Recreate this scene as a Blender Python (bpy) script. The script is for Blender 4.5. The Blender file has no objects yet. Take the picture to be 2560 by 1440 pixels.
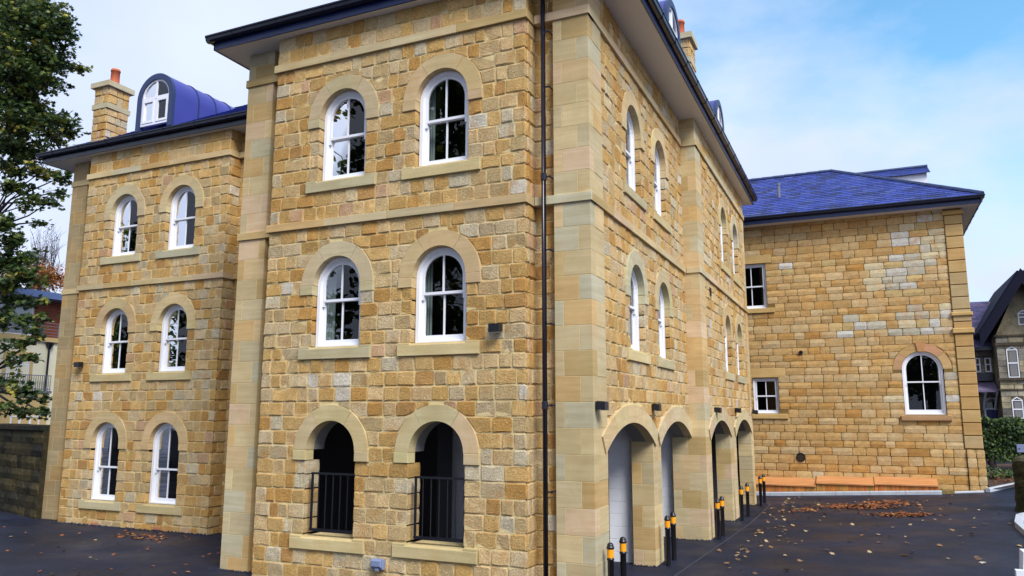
import bpy, math, random
from mathutils import Vector, Matrix, noise as mnoise
R = math.radians
C = bpy.context.scene.collection
sc = bpy.context.scene
rnd = random.Random(7)

# ------------------------------------------------------------------ camera, sky, sun, exposure
cam = bpy.data.objects.new('camera', bpy.data.cameras.new('camera'))
C.objects.link(cam)
yaw, pitch, roll = R(-24.396), R(9.304), R(0.078)
fw = Vector((math.sin(yaw) * math.cos(pitch), math.cos(yaw) * math.cos(pitch), math.sin(pitch)))
rt = Vector((math.cos(yaw), -math.sin(yaw), 0))
up = rt.cross(fw)
rt, up = rt * math.cos(roll) + up * math.sin(roll), up * math.cos(roll) - rt * math.sin(roll)
cam.matrix_world = Matrix(((rt.x, up.x, -fw.x, 0), (rt.y, up.y, -fw.y, 0), (rt.z, up.z, -fw.z, 0), (0, 0, 0, 1)))
cam.data.sensor_width = 36
cam.data.lens = 36 * 1935.3 / 2560
cam.data.clip_end = 2000
cam.data.clip_start = .05
sc.camera = cam

sc.view_settings.view_transform = 'Standard'
sc.view_settings.look = 'None'
sc.view_settings.exposure = 0.52
sc.view_settings.gamma = 1
sc.view_settings.use_curve_mapping = False

SUN_EL, SUN_AZ = 46, 128          # azimuth measured from +Y towards +X
w = bpy.data.worlds.new('World')
sc.world = w
w.use_nodes = True
nt = w.node_tree
nt.nodes.clear()


def N(t, kind, **kw):
    n = t.nodes.new(kind)
    for k, v in kw.items():
        if k in n.inputs.keys():
            n.inputs[k].default_value = v
        else:
            setattr(n, k, v)
    return n


def ramp(t, pts, interp='LINEAR'):
    n = t.nodes.new('ShaderNodeValToRGB')
    n.color_ramp.interpolation = interp
    el = n.color_ramp.elements
    while len(el) < len(pts):
        el.new(.5)
    for e, (p, c) in zip(el, pts):
        e.position = p
        e.color = c if len(c) == 4 else (*c, 1)
    return n


out = N(nt, 'ShaderNodeOutputWorld')
bg = N(nt, 'ShaderNodeBackground', Strength=0.108)
sky = N(nt, 'ShaderNodeTexSky', sky_type='NISHITA', sun_disc=False, sun_elevation=R(SUN_EL), sun_rotation=R(SUN_AZ), air_density=1.3, dust_density=.6, ozone_density=2.0)
tc = N(nt, 'ShaderNodeTexCoord')
mp = N(nt, 'ShaderNodeMapping')
mp.inputs['Scale'].default_value = (1, 1, 2.2)
nz = N(nt, 'ShaderNodeTexNoise', Scale=2.4, Detail=7.0, Roughness=.55)
gap = N(nt, 'ShaderNodeVectorMath', operation='DOT_PRODUCT')          # the clear gap in the cloud, up to the right
g = Vector((.16, .88, .50)).normalized()
gap.inputs[1].default_value = g
gr = N(nt, 'ShaderNodeMapRange')
gr.inputs['From Min'].default_value = .84
gr.inputs['From Max'].default_value = 1.0
gr.inputs['To Min'].default_value = .32
gr.inputs['To Max'].default_value = -.14
ad = N(nt, 'ShaderNodeMath', operation='ADD')
cr = ramp(nt, [(.40, (0, 0, 0)), (.70, (1, 1, 1))])
sc2 = N(nt, 'ShaderNodeTexNoise', Scale=3.0, Detail=4.0)
cc = ramp(nt, [(.3, (4.3, 5.1, 7.1)), (.7, (5.7, 6.3, 7.8))])
mx = N(nt, 'ShaderNodeMix', data_type='RGBA')
sm = N(nt, 'ShaderNodeMix', data_type='RGBA', blend_type='MULTIPLY')
sm.inputs['Factor'].default_value = 1
sm.inputs[7].default_value = (1.0, 1.5, 1.62, 1)
L = nt.links.new
L(tc.outputs['Generated'], mp.inputs['Vector'])
L(mp.outputs[0], nz.inputs['Vector'])
L(tc.outputs['Generated'], sc2.inputs['Vector'])
L(tc.outputs['Generated'], gap.inputs[0])
L(gap.outputs['Value'], gr.inputs['Value'])
L(nz.outputs['Fac'], ad.inputs[0])
L(gr.outputs[0], ad.inputs[1])
sx = N(nt, 'ShaderNodeSeparateXYZ')
L(tc.outputs['Generated'], sx.inputs[0])
hz = N(nt, 'ShaderNodeMapRange')
hz.inputs['From Min'].default_value = .05
hz.inputs['From Max'].default_value = .42
hz.inputs['To Min'].default_value = .26
hz.inputs['To Max'].default_value = 0
L(sx.outputs['Z'], hz.inputs['Value'])
ad2 = N(nt, 'ShaderNodeMath', operation='ADD')
L(ad.outputs[0], ad2.inputs[0])
L(hz.outputs[0], ad2.inputs[1])
L(ad2.outputs[0], cr.inputs['Fac'])
L(sc2.outputs['Fac'], cc.inputs['Fac'])
L(sky.outputs[0], sm.inputs[6])
L(cr.outputs[0], mx.inputs['Factor'])
L(sm.outputs[2], mx.inputs[6])
L(cc.outputs[0], mx.inputs[7])
L(mx.outputs[2], bg.inputs['Color'])
L(bg.outputs[0], out.inputs[0])

sun = bpy.data.objects.new('sun', bpy.data.lights.new('sun', 'SUN'))
C.objects.link(sun)
sun.data.energy = 3.0
sun.data.angle = R(24)
sun.data.color = (1, .985, .955)
sdir = Vector((math.sin(R(SUN_AZ)) * math.cos(R(SUN_EL)), math.cos(R(SUN_AZ)) * math.cos(R(SUN_EL)), math.sin(R(SUN_EL))))
sun.rotation_euler = sdir.to_track_quat('Z', 'Y').to_euler()
sun.location = sdir * 40


# ------------------------------------------------------------------ helpers
def srgb(r, g, b):
    f = lambda c: (c / 255 / 12.92) if c <= 10 else ((c / 255 + .055) / 1.055) ** 2.4
    return (f(r), f(g), f(b))


g3 = lambda a: (a, a, a)


def mat(name, col, rough=.8, attr=False, bump=None, var=None, spec=.5, streak=None, metallic=0, coat=0, translucent=0, stain=None):
    """var=(scale, darkest multiplier, lightest multiplier); bump=(scale, strength, distance); streak=(sx,sy,sz,lo,hi)"""
    m = bpy.data.materials.new(name)
    m.use_nodes = True
    t = m.node_tree
    p = t.nodes['Principled BSDF']
    p.inputs['Roughness'].default_value = rough
    p.inputs['Metallic'].default_value = metallic
    p.inputs['Specular IOR Level'].default_value = spec
    p.inputs['Coat Weight'].default_value = coat
    geo = N(t, 'ShaderNodeNewGeometry')
    if attr:
        a = N(t, 'ShaderNodeAttribute', attribute_name='col')
        cs = a.outputs['Color']
    else:
        rgb = N(t, 'ShaderNodeRGB')
        rgb.outputs[0].default_value = (*col, 1)
        cs = rgb.outputs[0]

    def mul(cs, fac):
        mm = N(t, 'ShaderNodeMix', data_type='RGBA', blend_type='MULTIPLY')
        mm.inputs['Factor'].default_value = 1
        t.links.new(cs, mm.inputs[6])
        t.links.new(fac, mm.inputs[7])
        return mm.outputs[2]
    for v in (var or []):
        n1 = N(t, 'ShaderNodeTexNoise', Scale=v[0], Detail=5.0, Roughness=.65)
        t.links.new(geo.outputs['Position'], n1.inputs['Vector'])
        r1 = ramp(t, [(.3, v[1]), (.7, v[2])])
        t.links.new(n1.outputs['Fac'], r1.inputs['Fac'])
        cs = mul(cs, r1.outputs[0])
    if streak:
        mp = N(t, 'ShaderNodeMapping')
        mp.inputs['Scale'].default_value = streak[:3]
        n2 = N(t, 'ShaderNodeTexNoise', Scale=1.0, Detail=4.0, Distortion=.6)
        if attr:      # shift the bedding from block to block
            vm = N(t, 'ShaderNodeVectorMath', operation='MULTIPLY_ADD')
            vm.inputs[1].default_value = (40, 40, 40)
            t.links.new(a.outputs['Color'], vm.inputs[0])
            t.links.new(geo.outputs['Position'], vm.inputs[2])
            t.links.new(vm.outputs[0], mp.inputs['Vector'])
        else:
            t.links.new(geo.outputs['Position'], mp.inputs['Vector'])
        t.links.new(mp.outputs[0], n2.inputs['Vector'])
        r2 = ramp(t, [(.35, streak[3]), (.65, streak[4])])
        t.links.new(n2.outputs['Fac'], r2.inputs['Fac'])
        cs = mul(cs, r2.outputs[0])
    if stain:
        n4 = N(t, 'ShaderNodeTexNoise', Scale=stain[0], Detail=6.0, Roughness=.6, Distortion=.4)
        t.links.new(geo.outputs['Position'], n4.inputs['Vector'])
        r4 = ramp(t, [(.52, g3(0)), (.70, g3(stain[1]))])
        t.links.new(n4.outputs['Fac'], r4.inputs['Fac'])
        m4 = N(t, 'ShaderNodeMix', data_type='RGBA')
        m4.inputs[7].default_value = (*stain[2], 1)
        t.links.new(r4.outputs[0], m4.inputs['Factor'])
        t.links.new(cs, m4.inputs[6])
        cs = m4.outputs[2]
    t.links.new(cs, p.inputs['Base Color'])
    if bump:
        n3 = N(t, 'ShaderNodeTexNoise', Scale=bump[0], Detail=8.0, Roughness=.7)
        t.links.new(geo.outputs['Position'], n3.inputs['Vector'])
        b = N(t, 'ShaderNodeBump', Strength=bump[1], Distance=bump[2])
        t.links.new(n3.outputs['Fac'], b.inputs['Height'])
        t.links.new(b.outputs[0], p.inputs['Normal'])
    if translucent:
        tr = N(t, 'ShaderNodeBsdfTranslucent')
        t.links.new(cs, tr.inputs['Color'])
        ms = N(t, 'ShaderNodeMixShader')
        ms.inputs[0].default_value = translucent
        t.links.new(p.outputs[0], ms.inputs[1])
        t.links.new(tr.outputs[0], ms.inputs[2])
        t.links.new(ms.outputs[0], t.nodes['Material Output'].inputs[0])
    return m


M = {}
M['rubble'] = mat('rock_faced_sandstone', None, .92, True, (38, 1.0, .022), [(9, (.86, .83, .76), (1.13, 1.13, 1.13)), (55, g3(.62), g3(1.32)), (.45, (.90, .88, .85), (1.06, 1.06, 1.06))], spec=.15, stain=(4.2, .55, srgb(186, 134, 70)))
M['rubble_old'] = mat('tooled_old_sandstone', None, .92, True, (26, .9, .02), [(7, (.86, .83, .77), (1.12, 1.12, 1.12)), (55, g3(.66), g3(1.26)), (.4, (.90, .88, .85), (1.06, 1.06, 1.06))], spec=.15, stain=(3.2, .6, srgb(188, 132, 62)))
M['ashlar'] = mat('sawn_sandstone', None, .88, True, (60, .25, .004), [(1.6, (.88, .85, .78), (1.06, 1.06, 1.06)), (70, g3(.90), g3(1.07)), (.5, (.92, .90, .87), (1.05, 1.05, 1.05))], spec=.2, stain=(2.0, .28, srgb(196, 150, 92)), streak=(.9, .9, 14, (.90, .88, .82), (1.04, 1.04, 1.04)))
M['mortar'] = mat('lime_mortar', srgb(212, 192, 142), .95, bump=(40, .4, .004), var=[(3, g3(.8), g3(1.1))], spec=.1)
M['mortar_old'] = mat('old_mortar', srgb(128, 104, 62), .95, var=[(3, g3(.75), g3(1.1))], spec=.1)
M['paint'] = mat('white_paint', (.80, .81, .86), .35, spec=.5)
M['navy'] = mat('navy_painted_board', srgb(22, 38, 84), .35)
M['gutter'] = mat('black_gutter', (.008, .009, .02), .28, spec=.5)
M['black'] = mat('black_metal', (.008, .008, .012), .35)
M['soffit'] = mat('off_white_soffit', srgb(226, 224, 224), .7)
M['slate'] = mat('blue_slate', None, .5, True, (30, .3, .004), [(6, g3(.8), g3(1.15))], spec=.4)
M['slateroof'] = mat('slate_underlay', srgb(24, 26, 60), .7)
M['zinc'] = mat('blue_zinc_sheet', srgb(56, 62, 140), .45, var=[(1.5, g3(.9), g3(1.08))])
M['zincdark'] = mat('dark_zinc_face', srgb(36, 52, 92), .5)
M['terracotta'] = mat('terracotta', srgb(186, 96, 62), .8, var=[(8, g3(.85), g3(1.05))])
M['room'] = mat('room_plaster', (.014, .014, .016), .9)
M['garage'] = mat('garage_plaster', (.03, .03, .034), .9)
M['curtain'] = mat('pale_curtain', srgb(150, 160, 158), .9)
M['blockwork'] = mat('white_painted_blockwork', (.84, .85, .90), .7, bump=(60, .2, .003))
M['reveal'] = mat('grey_render', (.19, .19, .19), .85)
M['yellow'] = mat('amber_band', srgb(244, 160, 10), .4)
M['grey_plastic'] = mat('grey_plastic', srgb(120, 132, 165), .5)
M['timber_top'] = mat('oiled_timber_lid', srgb(204, 144, 92), .6, streak=(1.2, 30, 4, (.66, .6, .52), (1.08, 1.06, 1.04)))
M['timber'] = mat('oiled_timber', None, .6, True, streak=(14, 14, 1.5, (.7, .62, .5), (1.1, 1.1, 1.1)))
M['kerb'] = mat('concrete_kerb', srgb(176, 182, 190), .85, var=[(4, g3(.8), g3(1.08))], bump=(60, .3, .004))
M['leafdry'] = mat('fallen_leaf', None, .8, True, translucent=.15)
M['foliage'] = mat('tree_leaf', None, .55, True, translucent=.3, spec=.4)
M['bark'] = mat('bark', srgb(52, 44, 46), .95, bump=(20, .8, .02), var=[(6, g3(.6), g3(1.2))])
M['mossy'] = mat('mossy_dark_stone', None, .95, True, (18, 1.0, .03), [(4, (.5, .55, .35), (1.2, 1.2, 1.2)), (20, g3(.6), g3(1.2))], spec=.15)
M['metalroof'] = mat('blue_grey_metal', srgb(92, 112, 158), .5)
M['tarred'] = mat('tarred_board', (.006, .007, .02), .85, spec=.2)
M['render'] = mat('cream_render', srgb(238, 230, 196), .85, var=[(2, g3(.93), g3(1.03))])
M['bandstone'] = mat('buff_band', srgb(206, 176, 118), .85)
M['redwood'] = mat('red_cedar_board', srgb(150, 72, 40), .7, streak=(3, 3, 30, g3(.7), g3(1.1)))
M['steel'] = mat('grey_steel', srgb(110, 112, 125), .5)
M['villa'] = mat('sooty_sandstone', None, .95, True, (20, .8, .02), [(1.2, (.35, .33, .32), (1.15, 1.12, 1.05)), (12, g3(.7), g3(1.15))], spec=.15)
M['villaslate'] = mat('old_purple_slate', None, .7, True, var=[(5, g3(.7), g3(1.25))])
M['bluedoor'] = mat('blue_door', srgb(26, 30, 96), .4)
M['mulch'] = mat('leaf_mulch', srgb(74, 52, 38), .95, bump=(25, 1.0, .05), var=[(9, g3(.4), g3(1.5))])
M['brickred'] = mat('red_air_brick', srgb(176, 120, 84), .9)

# asphalt: dark, slightly damp, with worn and dusty patches
m = mat('asphalt', (.0052, .0078, .021), .55, bump=(130, .7, .006), var=[(.5, g3(.55), g3(1.6)), (3.0, (.7, .7, .75), (1.5, 1.4, 1.3)), (90, g3(.35), g3(1.8))], spec=.32)
M['asphalt'] = m
t = m.node_tree
geo = N(t, 'ShaderNodeNewGeometry')
nn = N(t, 'ShaderNodeTexNoise', Scale=.9, Detail=5.0)
t.links.new(geo.outputs['Position'], nn.inputs['Vector'])
rr = ramp(t, [(.35, g3(.42)), (.65, g3(.72))])
t.links.new(nn.outputs['Fac'], rr.inputs['Fac'])
t.links.new(rr.outputs[0], t.nodes['Principled BSDF'].inputs['Roughness'])

# window glass: a clear pane that mirrors at the strength of a double-glazed unit
m = bpy.data.materials.new('window_glass')
m.use_nodes = True
t = m.node_tree
t.nodes.clear()
o_ = N(t, 'ShaderNodeOutputMaterial')
fr = N(t, 'ShaderNodeFresnel', IOR=1.5)
ml = N(t, 'ShaderNodeMath', operation='MULTIPLY')
ml.inputs[1].default_value = 1.4
ml.use_clamp = True
tb = N(t, 'ShaderNodeBsdfTransparent')
tb.inputs[0].default_value = (.82, .87, .86, 1)
gb = N(t, 'ShaderNodeBsdfGlossy', Roughness=.0)
ms = N(t, 'ShaderNodeMixShader')
t.links.new(fr.outputs[0], ml.inputs[0])
t.links.new(ml.outputs[0], ms.inputs[0])
t.links.new(tb.outputs[0], ms.inputs[1])
t.links.new(gb.outputs[0], ms.inputs[2])
t.links.new(ms.outputs[0], o_.inputs[0])
M['glass'] = m

WO = {}           # world position of each object's origin


class MB:
    """collects polygons with a colour each; build() links them as ONE mesh object"""

    def __init__(s):
        s.v, s.f, s.c = [], [], []

    def add(s, vs, fs, col=(1, 1, 1)):
        b = len(s.v)
        s.v.extend(vs)
        s.f.extend([tuple(i + b for i in f) for f in fs])
        s.c.extend([col] * len(fs))

    def build(s, name, material, parent=None, org=None, smooth=False, attr=False, kind=None):
        me = bpy.data.meshes.new(name)
        if org is None:
            xs, ys, zs = zip(*s.v)
            org = Vector(((min(xs) + max(xs)) / 2, (min(ys) + max(ys)) / 2, min(zs)))
        org = Vector(org)
        ox, oy, oz = org
        me.from_pydata([(x - ox, y - oy, z - oz) for x, y, z in s.v], [], s.f)
        if attr:
            a = me.attributes.new('col', 'FLOAT_COLOR', 'CORNER')
            d = []
            for f, c in zip(s.f, s.c):
                d.extend((c[0], c[1], c[2], 1.0) * len(f))
            a.data.foreach_set('color', d)
        if smooth:
            me.polygons.foreach_set('use_smooth', [True] * len(me.polygons))
        me.materials.append(material)
        o = bpy.data.objects.new(name, me)
        C.objects.link(o)
        if parent:
            o.parent = parent
            o.location = org - WO[parent]
        else:
            o.location = org
        WO[o] = org
        if kind:
            o['kind'] = kind
        return o


def tag(o, label, cat, group=None):
    o['label'] = label
    o['category'] = cat
    if group:
        o['group'] = group
    return o


def thing(name, loc, label, cat, group=None):
    o = bpy.data.objects.new(name, None)
    C.objects.link(o)
    o.location = loc
    o.empty_display_size = .3
    WO[o] = Vector(loc)
    return tag(o, label, cat, group)


def dup(root, loc, label):
    """a copy of a thing with copies of its parts and their sub-parts"""
    def rec(o, par):
        c = o.copy()
        C.objects.link(c)
        if par:
            c.parent = par
        for ch in o.children:
            rec(ch, c)
        return c
    r = rec(root, None)
    r.location = loc
    r['label'] = label
    WO[r] = Vector(loc)
    return r


class Fr:
    """a wall's own frame: u along it, n out of it, z up"""

    def __init__(s, o, U, Nn):
        s.o, s.U, s.N = o, U, Nn

    def __call__(s, u, n, z):
        return (s.o[0] + u * s.U[0] + n * s.N[0], s.o[1] + u * s.U[1] + n * s.N[1], z)


def front(y): return Fr((0, y), (1, 0), (0, -1))        # faces the camera side
def side(x): return Fr((x, 0), (0, 1), (1, 0))          # faces +x
def leftside(x): return Fr((x, 0), (0, 1), (-1, 0))     # faces -x


def box(mb, T, u0, u1, n0, n1, z0, z1, col=(1, 1, 1), ch=0):
    """a block; ch chamfers the edges of its outer (n1) face"""
    if ch:
        vs = [T(u0, n0, z0), T(u1, n0, z0), T(u1, n0, z1), T(u0, n0, z1),
              T(u0, n1 - ch, z0), T(u1, n1 - ch, z0), T(u1, n1 - ch, z1), T(u0, n1 - ch, z1),
              T(u0 + ch, n1, z0 + ch), T(u1 - ch, n1, z0 + ch), T(u1 - ch, n1, z1 - ch), T(u0 + ch, n1, z1 - ch)]
        fs = [(8, 9, 10, 11)]
        for i in range(4):
            j = (i + 1) % 4
            fs += [(i, j, j + 4, i + 4), (i + 4, j + 4, j + 8, i + 8)]
        mb.add(vs, fs, col)
    else:
        vs = [T(u, n, z) for n in (n0, n1) for (u, z) in ((u0, z0), (u1, z0), (u1, z1), (u0, z1))]
        mb.add(vs, [(0, 3, 2, 1), (4, 5, 6, 7), (0, 1, 5, 4), (1, 2, 6, 5), (2, 3, 7, 6), (3, 0, 4, 7)], col)


I3 = lambda u, n, z: (u, n, z)     # plain x, y, z boxes


def ring_piece(mb, T, uc, zc, ri, ro, a0, a1, n0, n1, seg, col=(1, 1, 1)):
    vs = []
    for k in range(seg + 1):
        a = a0 + (a1 - a0) * k / seg
        c, s_ = math.cos(a), math.sin(a)
        for r, n in ((ri, n1), (ro, n1), (ro, n0), (ri, n0)):
            vs.append(T(uc + r * c, n, zc + r * s_))
    fs = [(0, 1, 2, 3), tuple(seg * 4 + i for i in (3, 2, 1, 0))]
    for k in range(seg):
        b = k * 4
        for i in range(4):
            j = (i + 1) % 4
            fs.append((b + i, b + 4 + i, b + 4 + j, b + j))
    mb.add(vs, fs, col)


def arch_frame(mb, T, uc, ro, ri, zb, zs, n0, n1, seg=14):
    """an upside-down U: two jambs and a half-round head"""
    pts = [(-1, zb)] + [None] * (seg + 1) + [(1, zb)]
    prof = []
    for i in range(seg + 3):
        if i == 0:
            o, q = (uc - ro, zb), (uc - ri, zb)
        elif i == seg + 2:
            o, q = (uc + ro, zb), (uc + ri, zb)
        else:
            a = math.pi - math.pi * (i - 1) / seg
            c, s_ = math.cos(a), math.sin(a)
            o, q = (uc + ro * c, zs + ro * s_), (uc + ri * c, zs + ri * s_)
        prof.append((o, q))
    vs, fs = [], []
    for o, q in prof:
        vs += [T(o[0], n1, o[1]), T(q[0], n1, q[1]), T(q[0], n0, q[1]), T(o[0], n0, o[1])]
    for k in range(len(prof) - 1):
        b = 4 * k
        for i in range(4):
            j = (i + 1) % 4
            fs.append((b + i, b + j, b + 4 + j, b + 4 + i))
    fs += [(0, 1, 2, 3), tuple(4 * (len(prof) - 1) + i for i in (3, 2, 1, 0))]
    mb.add(vs, fs)


def tube(mb, pts, radii, seg=6, col=(1, 1, 1), cap=True):
    vs, fs = [], []
    pts = [Vector(p) for p in pts]
    for i, p in enumerate(pts):
        d = (pts[min(i + 1, len(pts) - 1)] - pts[max(i - 1, 0)]).normalized()
        a = d.orthogonal().normalized() if abs(d.z) < .99 else Vector((1, 0, 0))
        if abs(d.z) < .99:
            a = d.cross(Vector((0, 0, 1))).normalized()
        b = d.cross(a)
        for k in range(seg):
            th = 2 * math.pi * k / seg
            vs.append(tuple(p + (a * math.cos(th) + b * math.sin(th)) * radii[i]))
    for i in range(len(pts) - 1):
        for k in range(seg):
            k2 = (k + 1) % seg
            fs.append((i * seg + k, i * seg + k2, (i + 1) * seg + k2, (i + 1) * seg + k))
    if cap:
        fs += [tuple(range(seg - 1, -1, -1)), tuple((len(pts) - 1) * seg + k for k in range(seg))]
    mb.add(vs, fs, col)


def lathe(mb, x, y, prof, seg=14, col=(1, 1, 1)):
    vs, fs = [], []
    for r, z in prof:
        for k in range(seg):
            a = 2 * math.pi * k / seg
            vs.append((x + r * math.cos(a), y + r * math.sin(a), z))
    for i in range(len(prof) - 1):
        for k in range(seg):
            k2 = (k + 1) % seg
            fs.append((i * seg + k, i * seg + k2, (i + 1) * seg + k2, (i + 1) * seg + k))
    fs.append(tuple((len(prof) - 1) * seg + k for k in range(seg)))
    mb.add(vs, fs, col)


# ------------------------------------------------------------------ stone colours
PAL = [(srgb(204, 168, 102), 6), (srgb(206, 176, 120), 6), (srgb(202, 180, 132), 5), (srgb(190, 146, 78), 2.6), (srgb(198, 160, 92), 4.5),
       (srgb(198, 162, 118), .9), (srgb(200, 186, 146), 1.6), (srgb(182, 140, 80), 1.0), (srgb(194, 168, 114), 5), (srgb(208, 198, 168), .5)]
PAL_OLD = [(srgb(202, 164, 102), 6), (srgb(200, 168, 112), 6), (srgb(204, 176, 124), 5), (srgb(194, 150, 84), 2.0), (srgb(202, 186, 148), 2.2),
           (srgb(206, 204, 194), 1.1), (srgb(190, 180, 156), 1.2), (srgb(184, 138, 74), .6), (srgb(192, 156, 98), 5)]
DULL = lambda pal, b: [((c[0] * .985, c[1], c[2] * b), w_) for c, w_ in pal]
PAL_ASH = [(srgb(204, 184, 136), 5), (srgb(198, 182, 140), 4), (srgb(206, 180, 132), 4), (srgb(192, 184, 150), 3), (srgb(202, 170, 114), 2.5), (srgb(210, 184, 146), 2), (srgb(192, 166, 112), 1.2)]


PAL, PAL_OLD, PAL_ASH = DULL(PAL, 1.2), DULL(PAL_OLD, 1.16), DULL(PAL_ASH, 1.12)


def pick(pal):
    tot = sum(p[1] for p in pal)
    x = rnd.random() * tot
    for c, wt in pal:
        x -= wt
        if x <= 0:
            break
    k = rnd.uniform(.9, 1.08)
    return tuple(min(.9, v * k) for v in c)


def jit(a): return rnd.uniform(-a, a)


STONES = {}        # building -> list of (seen size, MB)
BLOCKS = {}


def seen_size(T, u0, u1, z0, z1):
    p = Vector(T((u0 + u1) / 2, 0, (z0 + z1) / 2))
    nrm = Vector((T.N[0], T.N[1], 0))
    return (u1 - u0) * (z1 - z0) * max(.02, -nrm.dot(p) / p.length) / p.length_squared


def stone(store, T, uL, uR, zB, zT, pal, deepL=0, deepR=0, depth=.05, bulge=(.003, .013), nu=4, nz=3, gap=.0062, edge=.010):
    """one rock-faced stone: uL/uR are functions of z, zB/zT functions of u"""
    um = .5 * (uL(zB(0)) + uR(zB(0)))
    idx, vs, fs = {}, [], []
    bl = rnd.uniform(*bulge)
    zc_ = zB(.5)
    ends = min(.3, .022 / max(.05, uR(zc_) - uL(zc_)))
    tilt_u, tilt_z = jit(.008), jit(.010)
    for j in range(nz + 1):
        for i in range(nu + 1):
            s_, t_ = i / nu, j / nz
            per = i in (0, nu) or j in (0, nz)
            if not per:
                ins = ends if i in (1, nu - 1) else 0
                s_ = ins if i == 1 else 1 - ins if i == nu - 1 else s_
                t_ = .11 if j == 1 else .89 if j == nz - 1 else t_
                if nz == 2:
                    t_ = .5
                s_ += jit(.03)
                t_ += jit(.035)
            # column first (for bottom-clipped stones), then the row's own left and right ends
            za, zb_ = zB(s_), zT(s_)
            z = za + (zb_ - za) * t_
            a, b = uL(z), uR(z)
            u = a + (b - a) * s_
            n = edge + jit(.003)
            if per:
                u += (gap if i == 0 else -gap if i == nu else 0) + jit(.004)
                z += (gap if j == 0 else -gap if j == nz else 0) + jit(.004)
                if i in (0, nu) and j in (0, nz):
                    u += .007 if i == 0 else -.007
                    z += .006 if j == 0 else -.006
            else:
                n = edge + bl + jit(.006) + tilt_u * (s_ - .5) * 2 + tilt_z * (t_ - .5) * 2
            idx[i, j] = len(vs)
            vs.append(T(u, max(n, .001), z))
    for j in range(nz):
        for i in range(nu):
            fs.append((idx[i, j], idx[i + 1, j], idx[i + 1, j + 1], idx[i, j + 1]))
    loop = [(i, 0) for i in range(nu)] + [(nu, j) for j in range(nz)] + [(i, nz) for i in range(nu, 0, -1)] + [(0, j) for j in range(nz, 0, -1)]
    back = []
    for (i, j) in loop:
        d = deepL if (i == 0 and deepL) else deepR if (i == nu and deepR) else depth
        x, y, z = vs[idx[i, j]]
        back.append(len(vs))
        vs.append((x - T.N[0] * d, y - T.N[1] * d, z))
    for k in range(len(loop)):
        k2 = (k + 1) % len(loop)
        fs.append((idx[loop[k2]], idx[loop[k]], back[k], back[k2]))
    mb = MB()
    mb.add(vs, fs, pick(pal(.5 * (uL(zc_) + uR(zc_)), zc_) if callable(pal) else pal))
    z0, z1 = zB(.5), zT(.5)
    zm = .5 * (z0 + z1)
    store.append((seen_size(T, uL(zm), uR(zm), z0, z1), mb))


def wall_stones(store, T, ua, ub, bands, pal, rects=(), arcs=(), segs=(), ln=(.2, .42), endL=0, endR=0, quoin=None, **kw):
    """courses of stones between ua and ub.  rects: (u0,u1,z0,z1,jamb depth); arcs: (uc,zs,R) half-rounds above zs;
    segs: (uc,zc,R,half) shallow arches whose top the stones sit on"""
    for bi, (z0, z1) in enumerate(bands):
        zm = .5 * (z0 + z1)
        blk = []                     # taken intervals: (a, b, left function, right function, jamb)
        lows = []
        for (a, b, r0, r1, jd) in rects:
            if r0 - .01 < zm < r1 + .01:
                blk.append((a, b, None, None, jd))
        for (uc, zs, RR) in arcs:
            if z1 > zs + .005 and z0 < zs + RR - .005:
                if z1 <= zs + RR + .03:
                    wf = lambda z, uc=uc, zs=zs, RR=RR: math.sqrt(max(0, RR * RR - max(0, z - zs) ** 2))
                    wd = wf(z0)
                    blk.append((uc - wd, uc + wd, (lambda z, wf=wf, uc=uc: uc - wf(z) - .004), (lambda z, wf=wf, uc=uc: uc + wf(z) + .004), 0))
                else:
                    lows.append((uc, zs, RR, RR))
        for (uc, zc, RR, half) in segs:
            if z0 < zc + RR:
                lows.append((uc, zc, RR, half))
        blk.sort(key=lambda q: q[0])
        cur, curf, curd = ua, None, endL
        spans = []
        for (a, b, lf, rf, jd) in blk:
            if a > cur + .03:
                spans.append((cur, a, curf, lf, curd, jd))
            if b > cur:
                cur, curf, curd = b, rf, jd
        if ub > cur + .03:
            spans.append((cur, ub, curf, None, curd, endR))
        for (a, b, lf, rf, dl, dr) in spans:
            cuts = [a]
            if quoin is not None and b == ub:          # alternate long and short at the corner
                pass
            while True:
                l_ = rnd.uniform(*ln)
                if b - cuts[-1] < ln[1] * 1.15:
                    rest = b - cuts[-1]
                    if rest > ln[1]:
                        cuts.append(cuts[-1] + rest * rnd.uniform(.42, .58))
                    break
                cuts.append(cuts[-1] + l_)
            cuts.append(b)
            for k in range(len(cuts) - 1):
                c0, c1 = cuts[k], cuts[k + 1]
                if c1 - c0 < .04:
                    continue
                uL = (lf if (k == 0 and lf) else (lambda z, c0=c0: c0))
                uR = (rf if (k == len(cuts) - 2 and rf) else (lambda z, c1=c1: c1))
                zb = lambda s_, z0=z0: z0
                ok = True
                for (uc, zc, RR, half) in lows:
                    if c1 > uc - half and c0 < uc + half:
                        def zb(s_, c0=c0, c1=c1, uc=uc, zc=zc, RR=RR, z0=z0):
                            u = c0 + (c1 - c0) * min(max(s_, 0), 1)
                            q = RR * RR - (u - uc) ** 2
                            return max(z0, zc + math.sqrt(q) + .004) if q > 0 else z0
                        if z1 - (zb(0) + zb(.5) + zb(1)) / 3 < .07 or z1 - max(zb(0), zb(.5), zb(1)) < .03:
                            ok = False
                if not ok:
                    continue
                jL = dl if k == 0 else 0
                jR = dr if k == len(cuts) - 2 else 0
                zt = lambda s_, z1=z1: z1
                stone(store, T, uL, uR, (lambda s_, zb=zb: zb(.5 if s_ is None else s_)), zt, pal, deepL=jL, deepR=jR, **kw)


def courses(z0, z1, n, j=.0):
    e = [z0 + (z1 - z0) * i / n + (jit(j) if 0 < i < n else 0) for i in range(n + 1)]
    return [(e[i], e[i + 1]) for i in range(n)]


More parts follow.
